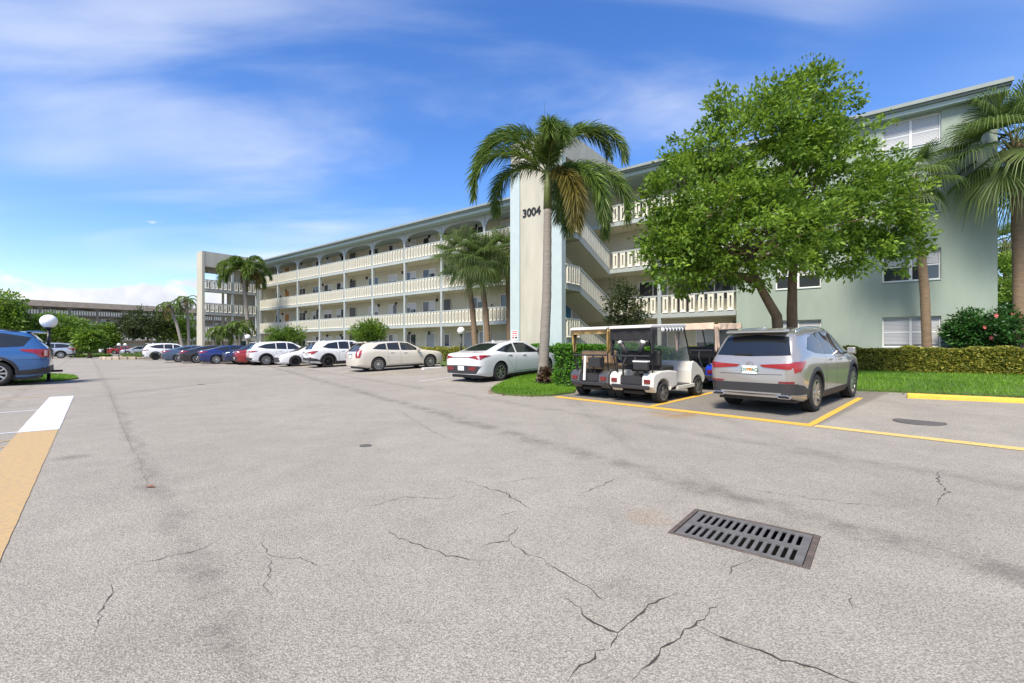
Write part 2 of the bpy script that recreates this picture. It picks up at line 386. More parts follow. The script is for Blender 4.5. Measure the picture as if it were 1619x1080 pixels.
def slot_plate():
    bm = bmesh.new(); ax, cy = hl-.04, hs_-.027
    loops = [[(-ax,-cy),(ax,-cy),(ax,cy),(-ax,cy)]]
    for row in (-1, 1):
        for k in range(14):
            x = -ax+.035+(2*ax-.07)*(k+.5)/14; y = row*cy*.48; w, h = .0125, cy*.37; pts = []
            for j in range(6): t = math.pi*j/5; pts.append((x+w*math.cos(t), y+h-w+w*math.sin(t)))
            for j in range(6): t = math.pi+math.pi*j/5; pts.append((x+w*math.cos(t), y-h+w+w*math.sin(t)))
            loops.append(pts)
    for lp in loops:
        vs = [bm.verts.new((x, y, .001)) for x, y in lp]
        for i in range(len(vs)): bm.edges.new((vs[i], vs[(i+1) % len(vs)]))
    bmesh.ops.triangle_fill(bm, use_beauty=True, edges=list(bm.edges))
    ret = bmesh.ops.extrude_face_region(bm, geom=list(bm.faces))
    bmesh.ops.translate(bm, verts=[v for v in ret['geom'] if isinstance(v, bmesh.types.BMVert)], vec=(0,0,-.010))
    bmesh.ops.recalc_face_normals(bm, faces=bm.faces)
    me = bpy.data.meshes.new('grate'); bm.to_mesh(me); bm.free(); return me
link('grate', slot_plate(), M_IRON, drain)
MB().box(-hl+.06, hl-.06, -.006, .006, .0008, .0045).build('centre_rib', M_IRON, drain, bevel=.002)

# manholes flush with the lot
def disc(name, c, r, m, label, dz=.006):
    t = empty(name, (c[0], c[1], gz(c[0], c[1])))
    MB().lathe([(0,dz),(r*.84,dz),(r*.86,dz-.003),(r*.90,dz-.003)], 40).build('lid', m, t)
    MB().lathe([(r*.90,dz-.003),(r*.91,dz+.001),(r,dz+.001),(r*1.01,-.01)], 40).build('rim', m, t)
    tag(t, label, 'manhole'); return t
M_MAN = mat('manhole_iron', (.10,.095,.09), .8, var=.3, vscale=20, bump=.6, bscale=60)
disc('manhole_cover', G(1453,667), .33, M_MAN, 'round dark manhole cover in the stall right of the silver SUV')
disc('manhole_cover', G(578,705), .075, M_MAN, 'small round utility cap in the open asphalt, left of centre')
disc('manhole_cover', G(318,608), .10, M_MAN, 'tiny dark utility cap far out in the driving lane')

# cracks: ragged ribbons
M_CRACK = mat('crack_tar', (.05,.045,.04), .95, var=.3, vscale=30)
def crack(pix, w):
    P = [G(*p).xy for p in pix]; pts = []
    for i in range(len(P)-1):
        a, b_ = P[i], P[i+1]; n = max(2, int((b_-a).length/.035)); d = (b_-a); nn = Vector((-d.y, d.x)).normalized()
        off = 0
        for k in range(n):
            off = off*.6+random.gauss(0, .010)
            pts.append(a+d*(k/n)+nn*off)
    pts.append(P[-1]); vs = []; m = len(pts)
    for i, p in enumerate(pts):
        d = pts[min(i+1, m-1)]-pts[max(i-1, 0)]; nn = Vector((-d.y, d.x)).normalized()
        ww = w*.8*random.choice((.3,.4,.5,.8,1.,1.4))*random.uniform(.6, 1.2)*min(1, .25+3*min(i, m-1-i)/m)
        for s in (1,-1): q = p+nn*s*ww/2; vs.append((q.x, q.y, gz(q.x, q.y)+.003))
    MB().add(vs, [(2*i, 2*i+1, 2*i+3, 2*i+2) for i in range(m-1)]).build('crack', M_CRACK, lot)
for pix, w in (
    ([(612,840),(650,858),(700,875),(745,886),(772,887)], .009), ([(758,866),(790,857),(805,857),(818,832)], .010),
    ([(805,857),(850,882),(900,912),(955,950)], .012), ([(893,945),(925,970),(955,990),(975,1000),(1010,975),(1040,955),(1072,934)], .011),
    ([(975,1000),(965,1025)], .012), ([(952,1025),(920,1055),(898,1078)], .012),
    ([(1000,1078),(1035,1045),(1058,1020),(1080,995),(1098,988),(1135,955)], .013), ([(1098,988),(1150,1012),(1220,1035),(1270,1052),(1350,1080)], .014),
    ([(725,757),(770,772),(800,780),(838,805)], .010), ([(555,803),(600,797),(640,785),(700,788),(740,780)], .007), ([(780,765),(840,757),(875,756)], .007),
    ([(918,780),(950,768),(975,755)], .009), ([(1490,742),(1482,762),(1500,778),(1480,800)], .012), ([(1160,770),(1240,782),(1330,795),(1430,802)], .007),
    ([(790,815),(825,806)], .007), ([(160,910),(230,888),(300,875),(350,850)], .006), ([(175,925),(155,970),(150,1010)], .008),
    ([(410,855),(425,880),(500,893),(520,895)], .007), ([(425,880),(420,920),(430,950)], .006), ([(1150,908),(1165,895),(1190,884)], .008), ([(1350,962),(1345,940)], .007),
    ([(170,612),(185,650),(200,690),(222,735),(240,790)], .006), ([(620,642),(660,668),(700,690),(760,712)], .008), ([(870,560),(871,561)], .004)):
    crack(pix, w)
# a fallen brown leaf
lf = MB().add([(-.05,0,.006),(0,-.018,.012),(.06,0,.008),(0,.018,.02)], [(0,1,2),(0,2,3)]).build('dead_leaf', mat('dead_leaf_brown', (.16,.05,.02), .7))
lf.location = G(237,771); tag(lf, 'small dry brown leaf lying on the asphalt, left of centre', 'leaf')

# wheel stops
def wheel_stop(pa, pb, m, label):
    pa, pb = Vector(pa), Vector(pb); L_ = (pb-pa).length
    o = MB().prism([(-.08,0),(.08,0),(.065,.09),(.04,.115),(-.04,.115),(-.065,.09)], 0, L_, 'x').build('wheel_stop', m, None, bevel=.012)
    for v in o.data.vertices: v.co.z -= .012
    o.location = pa; o.rotation_euler = (0, 0, math.atan2(pb.y-pa.y, pb.x-pa.x)); tag(o, label, 'wheel stop'); return o
M_YSTOP = mat('yellow_concrete', (.72,.43,.05), .75, var=.18, vscale=7, bump=.3)
M_WSTOP = mat('white_concrete', (.68,.67,.64), .8, var=.15, vscale=7, bump=.3)
a, b_ = G(1434,629), G(1640,638); wheel_stop(a, b_, M_YSTOP, 'yellow concrete wheel stop at the lawn edge right of the silver SUV')
wheel_stop(G(668,584.5), G(697,581.5), M_WSTOP, 'white concrete wheel stop ahead of the cream wagon')
# ------------------------------------------------------------------ main building
BO = Vector((-29.0, 52.53, 0)); EX = Vector((.794,-.608,0)); EY = Vector((.608,.794,0)); BYAW = math.atan2(-.608,.794)
def bw(s, y, z=0): return BO+EX*s+EY*y+Vector((0,0,z))
FL = [.35, 2.99, 5.63, 8.27]; BAY = 4.27; ZS = 10.45
bld = empty('apartment_building', BO, (0,0,BYAW))
tag(bld, 'long four storey cream apartment block with open arched balconies and sage end wall', 'building')
box('wall', M_CREAM, bld, 0, 50.2, 1.5, 10, -.1, 10.44)
box('side_wall', M_CREAM, bld, -.2, -.005, .02, 1.6, -.1, 10.44)
box('ground_slab', M_CONC, bld, 0.02, 50.18, -.3, 1.49, -.1, .35)
# roof with stepped fascia
rf = box('roof', M_ROOFG, bld, -.5, 50.1, -.95, 10.6, 10.66, 10.84)
box('fascia', M_SAGETRIM, bld, -.42, 50.1, -.80, 10.5, ZS, 10.655)
box('gutter', M_ROOFG, rf, -.55, 50.1, -1.06, -.955, 10.74, 10.87)
rf2 = box('roof', M_ROOFG, bld, 50.101, 59.25, -.42, 10.6, 10.62, 10.80)
box('fascia', M_SAGETRIM, bld, 50.101, 59.2, -.33, 10.5, ZS, 10.615)
box('gutter', M_ROOFG, rf2, 50.101, 59.28, -.52, -.425, 10.70, 10.84)
box('gravel_stop', M_ROOFG, rf, -.4, 50., -.7, 10.4, 10.845, 10.93)
for s in (47.,):
    box('roof_unit', M_ROOFG, rf, s, s+2.4, -.3, 1.6, 10.94, 11.12)
# floors
for k in (1,2,3):
    f = FL[k]
    sl = box('floor_slab', M_CREAM, bld, 0.03, 50.17, -.04, 1.49, f-.17, f)
    box('slab_edge', M_BLUEGREY, sl, 0.0, 50.19, -.13, -.045, f-.19, f+.03)
# posts
POSTS = [k*BAY for k in range(10)]
RPOST = 46.46
for s in POSTS+[RPOST]:
    w = .10
    MB().prism([(s-w,-.11),(s-w*.5,-.15),(s+w*.5,-.15),(s+w,-.11),(s+w,.07),(s-w,.07)], .1, ZS-.01, 'z').build('post', M_BLUEGREY, bld)
# arches of the top floor
def arch(s0, s1):
    zs, zc = FL[3]+1.30, ZS-.16; n = 20; y0, y1 = -.10, .02; vs = []; fs = []
    for i in range(n+1):
        t = i/n; q = abs(2*t-1); s = s0+(s1-s0)*t
        z = zs+(zc-zs)*(max(0, 1-q**2.7))**(1/2.7)
        vs += [(s,y0,z),(s,y0,ZS-.005),(s,y1,z),(s,y1,ZS-.005)]
    for i in range(n):
        a = 4*i; fs += [(a,a+4,a+5,a+1),(a+2,a+3,a+7,a+6),(a,a+2,a+6,a+4)]
    MB().add(vs, fs).build('arch', M_BLUEGREY, bld)
for k in range(9): arch(POSTS[k]+.101, POSTS[k+1]-.101)
# railing blocks: precast frame with a slot, one shared mesh
def block_mesh(w=.29, h=.86, t=.12, slot=.08):
    mb = MB(); a = w/2; s = slot/2
    mb.box(-a,-s,-t/2,t/2,0,h); mb.box(s,a,-t/2,t/2,0,h); mb.box(-s,s,-t/2,t/2,0,.14); mb.box(-s,s,-t/2,t/2,h-.14,h)
    # chamfered raised border
    mb.add([(-a,-t/2,0),(a,-t/2,0),(a,-t/2,.10),(-a,-t/2,.10),(-a,-t/2-.05,0),(a,-t/2-.05,0)],[(0,3,4),(1,5,2),(4,3,2,5),(0,4,5,1)])
    mb.box(-a,-a+.045,-t/2-.03,-t/2-.001,.11,h); mb.box(a-.045,a,-t/2-.03,-t/2-.001,.11,h)
    me = mb.mesh('picket'); me.materials.append(M_BLOCK); return me
PICK = block_mesh(); PICK_S = block_mesh(.225, slot=.06)
def railing(parent, p0, p1, zf, n=None, me=PICK, single=True, rot=0., thick=.14):
    p0, p1 = Vector(p0), Vector(p1); d = p1-p0; L_ = d.length; ang = math.atan2(d.y, d.x)
    rl = MB().box(0, L_, -.075, .075, .93, 1.01).build('top_rail', M_BLUEGREY, parent); rl.location = (p0.x, p0.y, zf); rl.rotation_euler = (0,0,ang)
    lo = MB().box(0, L_, -.05, .05, .031, .06).build('bottom_rail', M_BLUEGREY, rl)
    n = n or max(1, round(L_/.445)); pitch = L_/n
    if single:
        for i in range(n):
            o = bpy.data.objects.new('picket', me); COL.objects.link(o); o.parent = rl; o.location = ((i+.5)*pitch, 0, .065)
    else:
        mb = MB(); vs = [v.co.copy() for v in me.vertices]; fs = [tuple(p.vertices) for p in me.polygons]
        for i in range(n): mb.add([v+Vector(((i+.5)*pitch, 0, .065)) for v in vs], fs)
        o = mb.build('pickets', M_BLOCK, rl); o['kind'] = 'stuff'
    return rl
for k in (1,2,3):
    for b in range(9): railing(bld, (POSTS[b]+.11,-.05,0), (POSTS[b+1]-.11,-.05,0), FL[k], 12, PICK_S, b > 2)
    railing(bld, (POSTS[9]+.11,-.05,0), (40.4,-.05,0), FL[k])
    railing(bld, (43.75,-.05,0), (RPOST-.11,-.05,0), FL[k])
    railing(bld, (RPOST+.11,-.05,0), (50.18,-.05,0), FL[k], 8)
# doors, windows, lamps along the walkways
M_LAMP = mat('bronze_lamp', (.03,.025,.02), .5)
M_SHUT = mat('grey_shutter', (.30,.32,.33), .5)
def wwindow(s, z, w, h, parent=bld, y=1.5, pane=M_GLASS, sash=2):
    f = MB()
    t = .05
    for q in ((s,s+w,z,z+t),(s,s+w,z+h-t,z+h),(s,s+t,z+t,z+h-t),(s+w-t,s+w,z+t,z+h-t)): f.box(q[0],q[1],y-.06,y-.001,q[2],q[3])
    for i in range(1, sash): x = s+w*i/sash; f.box(x-.025,x+.025,y-.05,y-.001,z+t,z+h-t)
    fo = f.build('window', M_WHITE, parent)
    for i in range(sash):
        a, b = s+w*i/sash+(.026 if i else t), s+w*(i+1)/sash-(.026 if i < sash-1 else t)
        box('pane', pane, fo, a, b, y-.02, y-.002, z+t, z+h-t)
        if random.random() < .55: zz = z+h-t-(h-2*t)*random.choice((.35,.5,.5,.7)); box('blind', M_BLIND, fo, a+.004, b-.004, y-.028, y-.0205, zz, z+h-t-.002)
    return fo
def wdoor(s, z, m, w=.95, h=2.05, y=1.5):
    d = box('door', m, bld, s, s+w, y-.05, y-.002, z, z+h)
    MB().box(s-.06,s-.001,y-.07,y-.003,z,z+h+.06).box(s+w+.001,s+w+.06,y-.07,y-.003,z,z+h+.06).box(s-.001,s+w+.001,y-.07,y-.003,z+h+.001,z+h+.06).build('door_frame', M_WHITE if m is not M_DARKDOOR else M_CREAMW, d)
    MB().box(s+.08,s+.12,y-.10,y-.051,z+.98,z+1.06).build('handle', M_BLACK, d)
    return d
for k in range(4):
    z = FL[k]
    for b in range(9):
        s0 = POSTS[b]; kind = (b % 3)
        if k == 0 and b > 5:
            wdoor(s0+.9, z, M_SHUT, 1.0); wdoor(s0+2.5, z, M_SHUT, 1.0) if b % 2 else wwindow(s0+2.4, z+.95, 1.2, 1.0)
        elif kind == 0:
            wwindow(s0+.45, z+.9, 1.5, 1.15); wdoor(s0+2.75, z, M_DARKDOOR if b else mat('orange_wood_door', (.40,.18,.05), .5))
        elif kind == 1:
            wwindow(s0+1.5, z+.9, 1.5, 1.15)
        else:
            wwindow(s0+.2, z+.85, 1.2, 1.2); wwindow(s0+2.4, z+.9, 1.5, 1.15)
        for ds in (1.2+.9*((b*7+k) % 3),):
            lm = MB().box(s0+ds, s0+ds+.14, 1.33, 1.497, z+1.95, z+2.2).build('wall_lamp', M_LAMP, bld, bevel=.02)
        if b % 2: MB().box(s0+3.6, s0+3.68, 1.44, 1.497, z+1.25, z+1.42).build('wall_box', M_LAMP, bld)
    # right of the stair
    wwindow(44.7, z+.8, 1.7, 1.25); wwindow(47.9, z+.75, 1.9, 1.3); wdoor(46.9, z, M_DARKDOOR, .85) if k else None
    MB().box(49.72, 49.9, 1.30, 1.497, z+1.95, z+2.22).build('wall_lamp', M_LAMP, bld, bevel=.02)
    wdoor(39.2, z, M_TEAL, 1.0) if k < 2 else None
    if k in (0,1): wwindow(37.2, z+.85, 1.6, 1.2)
# ---- sage end block with recessed windows
W1 = (51.84,53.60); W2 = (55.67,57.44); Y0, Y1 = -.02, .26
rows = [(FL[k]+.90, FL[k]+2.12) for k in range(4)]
eb = MB()
for a, b in ((50.2,W1[0]),(W1[1],W2[0]),(W2[1],58.95)): eb.box(a, b, Y0, Y1, -.1, ZS-.003)
for a, b in (W1, W2):
    zz = [-.1]+[q for r in rows for q in r]+[ZS-.003]
    for i in range(0, len(zz), 2): eb.box(a, b, Y0, Y1, zz[i], zz[i+1])
eb.box(50.2, 58.95, Y1+.001, 10, -.1, ZS-.003)
endw = eb.build('end_wall', M_SAGE, bld)
for a, b in (W1, W2):
    for k, (z0, z1) in enumerate(rows):
        f = MB(); t = .06; ym = .10
        for q in ((a,b,z0,z0+t),(a,b,z1-t,z1),(a,a+t,z0+t,z1-t),(b-t,b,z0+t,z1-t),((a+b)/2-.05,(a+b)/2+.05,z0+t,z1-t)): f.box(q[0]+.002,q[1]-.002,ym,ym+.07,q[2]+.002,q[3]-.002)
        zc = (z0+z1)/2; f.box(a+t, b-t, ym+.012, ym+.06, zc-.025, zc+.025)
        fo = f.build('window', M_WHITE, bld)
        for i in range(2):
            x0, x1 = (a+t, (a+b)/2-.05) if i == 0 else ((a+b)/2+.05, b-t)
            box('pane', M_GLASS, fo, x0+.003, x1-.003, ym+.03, ym+.04, z0+t+.003, z1-t-.003)
            frac = {0:.02, 1:.52, 2:.5, 3:.02}[k]
            zb = z0+t+(z1-z0-2*t)*frac
            nsl = int((z1-t-zb)/.055); sb = MB()
            for j in range(nsl): q = z1-t-.006-.055*(j+1); sb.box(x0+.006, x1-.006, ym+.016, ym+.026, q+.004, q+.050)
            sb.build('blind', M_BLIND, fo)
        box('sill', M_SAGETRIM, fo, a+.001, b-.001, -.05, .098, z0-.03, z0+.001)
# ---- stair tower
TW0, TW1, TY = 40.55, 43.60, -5.3
tw = MB(); tw.box(TW0, TW1, TY, TY+.28, -.1, 10.499); tw.build('stair_wall', M_CREAMW, bld)
box('stair_parapet', M_CREAMW, bld, TW0-.02, TW1+.02, TY-.02, 2.2, 10.5, 11.8)
for a, b in ((TW0-.03, TW0+.57), (TW1-.75, TW1+.03)):
    box('pilaster', mat('pale_blue_paint', (.43,.51,.51), .6, var=.06), bld, a, b, TY-.07, TY-.001, -.1, 10.497)
    box('pilaster_side', MATS['pale_blue_paint'], bld, (a if a < 42 else b-.031), (a+.031 if a < 42 else b), TY+.0, TY+.30, -.1, 10.496)
me = text_mesh('3004', .56, .018, .012)
tx = link('lettering', me, M_BLACK, bld); tx.location = (TW0+1.28, TY-.02, 8.03); tx.rotation_euler = (R(90), 0, 0)
M_SIGNW = mat('sign_white', (.8,.8,.8), .4); M_SIGNR = mat('sign_red', (.6,.03,.03), .4)
sg = box('notice_sign', M_SIGNW, None, 0, .40, -.012, 0, 0, .5); sg.location = bw(TW0+.08, TY-.085, 1.6); sg.rotation_euler = (0,0,BYAW)
tag(sg, 'small white and red notice on the pale blue edge of the stair tower', 'sign')
for i, (zz, h, x0, x1) in enumerate(((.42,.05,.04,.36),(.33,.05,.04,.36),(.24,.04,.04,.16),(.24,.04,.2,.36),(.10,.09,.22,.36),(.10,.09,.04,.16))):
    box('printed_mark', M_SIGNR if i != 4 else M_BLACK, sg, x0, x1, -.0135, -.0121, zz, zz+h)
# landings, flights and their railings
def sloped(parent, name, s0, s1, ya, za, yb, zb, t, m):
    return MB().add([(s0,ya,za-t),(s1,ya,za-t),(s1,ya,za),(s0,ya,za),(s0,yb,zb-t),(s1,yb,zb-t),(s1,yb,zb),(s0,yb,zb)],
                    [(0,1,2,3),(5,4,7,6),(0,4,5,1),(3,2,6,7),(1,5,6,2),(0,3,7,4)]).build(name, m, parent)
for i in range(3):
    zm = FL[i]+1.32; yl = -3.65
    ld = box('stair_landing', M_CREAM, bld, TW0+.05, TW1-.02, TY+.281, yl, zm-.2, zm)
    box('landing_edge', M_BLUEGREY, ld, TW1-.019, TW1+.05, TY+.281, yl, zm-.24, zm+.04)
    fa = sloped(bld, 'stair_flight', 42.15, TW1-.02, yl+.001, zm, -.14, FL[i], .30, M_CREAM)
    sloped(fa, 'stringer', TW1-.019, TW1+.05, yl+.001, zm+.05, -.14, FL[i]+.05, .36, M_BLUEGREY)
    sloped(bld, 'stair_flight', TW0+.05, 42.0, yl+.001, zm, -.14, FL[i+1], .30, M_CREAM)
    nst = 8
    st = MB()
    for j in range(nst):
        y0 = yl+.002+(-.16-yl)*j/nst; y1 = yl+(-.16-yl)*(j+1)/nst; z1 = zm-(zm-FL[i])*j/nst
        st.box(42.16, TW1-.03, y0, y1, z1-(zm-FL[i])/nst-.02, z1-.01)
    st.build('steps', M_CONC, fa)
    railing(bld, (TW1+.01, TY+.30, 0), (TW1+.01, yl, 0), zm, 3)
    # sloping railing
    tr = sloped(bld, 'stair_rail', TW1-.06, TW1+.08, yl, zm+1.01, -.14, FL[i]+1.01, .09, M_BLUEGREY)
    n = 9
    for j in range(n):
        ya = yl+(-.14-yl)*(j+.08)/n; yb = yl+(-.14-yl)*(j+.86)/n
        za = zm-(zm-FL[i])*(j+.08)/n; zb = zm-(zm-FL[i])*(j+.86)/n; ym = (ya+yb)/2
        p = MB()
        for (u0, u1) in ((0,.36),(.64,1)):
            y0, y1 = ya+(yb-ya)*u0, ya+(yb-ya)*u1; z0, z1 = za+(zb-za)*u0, za+(zb-za)*u1
            p.add([(TW1-.04,y0,z0+.06),(TW1+.06,y0,z0+.06),(TW1+.06,y1,z1+.06),(TW1-.04,y1,z1+.06),(TW1-.04,y0,z0+.915),(TW1+.06,y0,z0+.915),(TW1+.06,y1,z1+.915),(TW1-.04,y1,z1+.915)],
                  [(0,3,2,1),(4,5,6,7),(0,1,5,4),(1,2,6,5),(2,3,7,6),(3,0,4,7)])
        p.build('picket', M_BLOCK, tr)
MB().tube([bw(42.,-4.,11.8)-BO, bw(42.,-4.,14.4)-BO], .012, 6)
an = MB().tube([(0,0,0),(.02,0,1.1),(-.05,0,2.3)], [.014,.01,.005], 6).build('roof_antenna', M_BLACK); an.location = bw(41.9,-4.2,11.79)
tag(an, 'thin whip antenna standing on the stair tower roof', 'antenna')
# ---- projecting wing at the far end
WF = [2.45, 4.95, 7.42]
wing = empty('stair_wing', BO, (0,0,BYAW)); tag(wing, 'pale open stair wing with stacked walkways at the far end of the block', 'building')
box('end_wall', M_CREAMW, wing, -1.5, .02, -5.9, -5.65, -.1, 11.4)
box('parapet', M_CREAMW, wing, -.16, 0, -5.649, -.02, 9.8, 11.39); box('parapet', M_CREAMW, wing, -1.5, -1.34, -5.649, -.02, 9.3, 11.3)
box('roof', M_CREAMW, wing, -1.339, -.161, -5.649, -.02, 9.85, 10.2)
box('shaft_wall', M_CREAMW, wing, -1.5, -1.34, -3.0, -.02, -.1, 9.29)
box('post', M_BLUEGREY, wing, -.18, .0, -3.05, -2.85, .2, 9.79); box('post', M_BLUEGREY, wing, -.25, .06, -.45, -.12, .2, 9.79)
box('rear_post', M_CREAMW, wing, -1.5, -1.34, -3.5, -3.3, .2, 9.29)
for z in WF:
    fs_ = box('walkway', M_CREAM, wing, -1.49, -.06, -5.64, -.02, z-.2, z); box('slab_edge', M_BLUEGREY, fs_, -.059, .04, -5.64, -.02, z-.24, z+.03)
    railing(wing, (-.02,-5.62,0), (-.02,-3.06,0), z, 6, single=True); railing(wing, (-.02,-2.84,0), (-.02,-.46,0), z, 5, single=True)
    railing(wing, (-1.42,-5.6,0), (-1.42,-3.5,0), z, 4, single=False)
box('ground_wall', M_CREAMW, wing, -.14, -.02, -3.35, -2.45, .0, 2.2)
for y0, y1 in ((-2.35,-1.45),(-1.40,-.5)): box('door', M_TEAL, wing, -1.33, -1.29, y0, y1, .2, 2.1)
box('fascia_band', M_CREAMW, wing, -.05, .05, -5.64, -.47, 1.95, 2.205)

# ------------------------------------------------------------------ far building across the lot
FO = at(-40, 549, 88); FO.z = 0; far_e = (at(330,549,116)-at(-40,549,88)); far_e.z = 0; FLn = far_e.length; FYAW = math.atan2(far_e.y, far_e.x)
fb = empty('far_apartment_building', FO, (0,0,FYAW)); tag(fb, 'distant apartment block with brown roof and arched walkways behind the trees', 'building')
M_FB = mat('far_beige_wall', (.36,.33,.26), .85, var=.1); M_FBD = mat('far_taupe_trim', (.20,.18,.155), .8); M_FROOF = mat('brown_shingle', (.135,.118,.10), .9, var=.25, vscale=1.5, bump=.3, bscale=8)
FS = 2.65; LEN = FLn+6
box('wall', M_FB, fb, 0, LEN, 1.6, 11, 0, 10.4)
MB().add([(-.6,-1.0,9.75),(LEN+.6,-1.0,9.75),(LEN+.6,.2,11.0),(-.6,.2,11.0),(-.6,11.5,11.0),(LEN+.6,11.5,11.0),(-.6,11.5,9.75),(LEN+.6,11.5,9.75)], [(0,1,2,3),(3,2,5,4),(0,3,4,6),(1,7,5,2),(0,6,7,1)]).build('roof', M_FROOF, fb)
nb = int(LEN/4.4)
for b in range(nb+1): box('post', M_FBD, fb, b*4.4-.14, b*4.4+.14, -.1, .1, 0, 9.74)
for k in range(1,4):
    z = .2+FS*k; sl = box('floor_slab', M_FBD, fb, 0, LEN, -.05, 1.59, z-.2, z)
    for b in range(nb):
        rl = box('top_rail', M_FBD, fb, b*4.4+.15, b*4.4+4.25, -.06, .06, z+.92, z+1.0); mb = MB()
        for i in range(10): mb.box(b*4.4+.2+i*.41, b*4.4+.2+i*.41+.26, -.05, .05, z+.05, z+.915)
        mb.build('pickets', M_BLOCK, rl)['kind'] = 'stuff'
        wwindow(b*4.4+.7, z+.85, 1.6, 1.2, fb, 1.6)
for b in range(nb):
    zs, zc = FS*3+.2+1.0, 9.6; vs = []; fs = []; n = 14
    for i in range(n+1):
        t = i/n; s = b*4.4+.15+4.1*t; z = zs+(zc-zs)*(max(0,1-abs(2*t-1)**2.6))**(1/2.6)
        vs += [(s,-.09,z),(s,-.09,9.745),(s,.05,z),(s,.05,9.745)]
    for i in range(n): a = 4*i; fs += [(a,a+4,a+5,a+1),(a+2,a+3,a+7,a+6),(a,a+2,a+6,a+4)]
    MB().add(vs, fs).build('arch', M_FBD, fb)
# small yellow gable house between the trees
# ------------------------------------------------------------------ cars
def paint(name, col, metal=.0, rough=.28): return mat(name, col, rough, metal=metal, spec=.5, coat=1.)
M_TYRE = mat('tyre_rubber', (.018,.018,.018), .85, bump=.1)
M_RIM = mat('alloy', (.50,.50,.50), .28, metal=.9); M_RIMD = mat('black_alloy', (.02,.02,.02), .3, metal=.5); M_RIMB = mat('brake_dark', (.015,.015,.015), .7)
M_PLAST = mat('dark_plastic', (.028,.028,.03), .55); M_CARGL = mat('car_glass', (.012,.015,.017), .03, spec=.9)
M_RED = mat('tail_lamp_red', (.28,.008,.012), .15, coat=1.); M_REDD = mat('tail_lamp_dark', (.16,.01,.012), .15, coat=1.); M_CLEAR = mat('headlamp', (.55,.57,.6), .12, coat=1.)
M_CHROME = mat('chrome', (.7,.7,.7), .12, metal=1.); M_SEAM = mat('seam_black', (.01,.01,.01), .8); M_PLATE = mat('plate_white', (.70,.72,.70), .4)
M_PLG = mat('plate_green', (.03,.16,.08), .5); M_PLO = mat('plate_orange', (.75,.25,.03), .5)
def smooth_interp(keys, xs, k=.07):
    kx = np.array([a for a, _ in keys]); kz = np.array([b for _, b in keys]); acc = np.zeros_like(xs)
    for d in np.linspace(-k, k, 9): acc += np.interp(xs+d, kx, kz)
    return acc/9
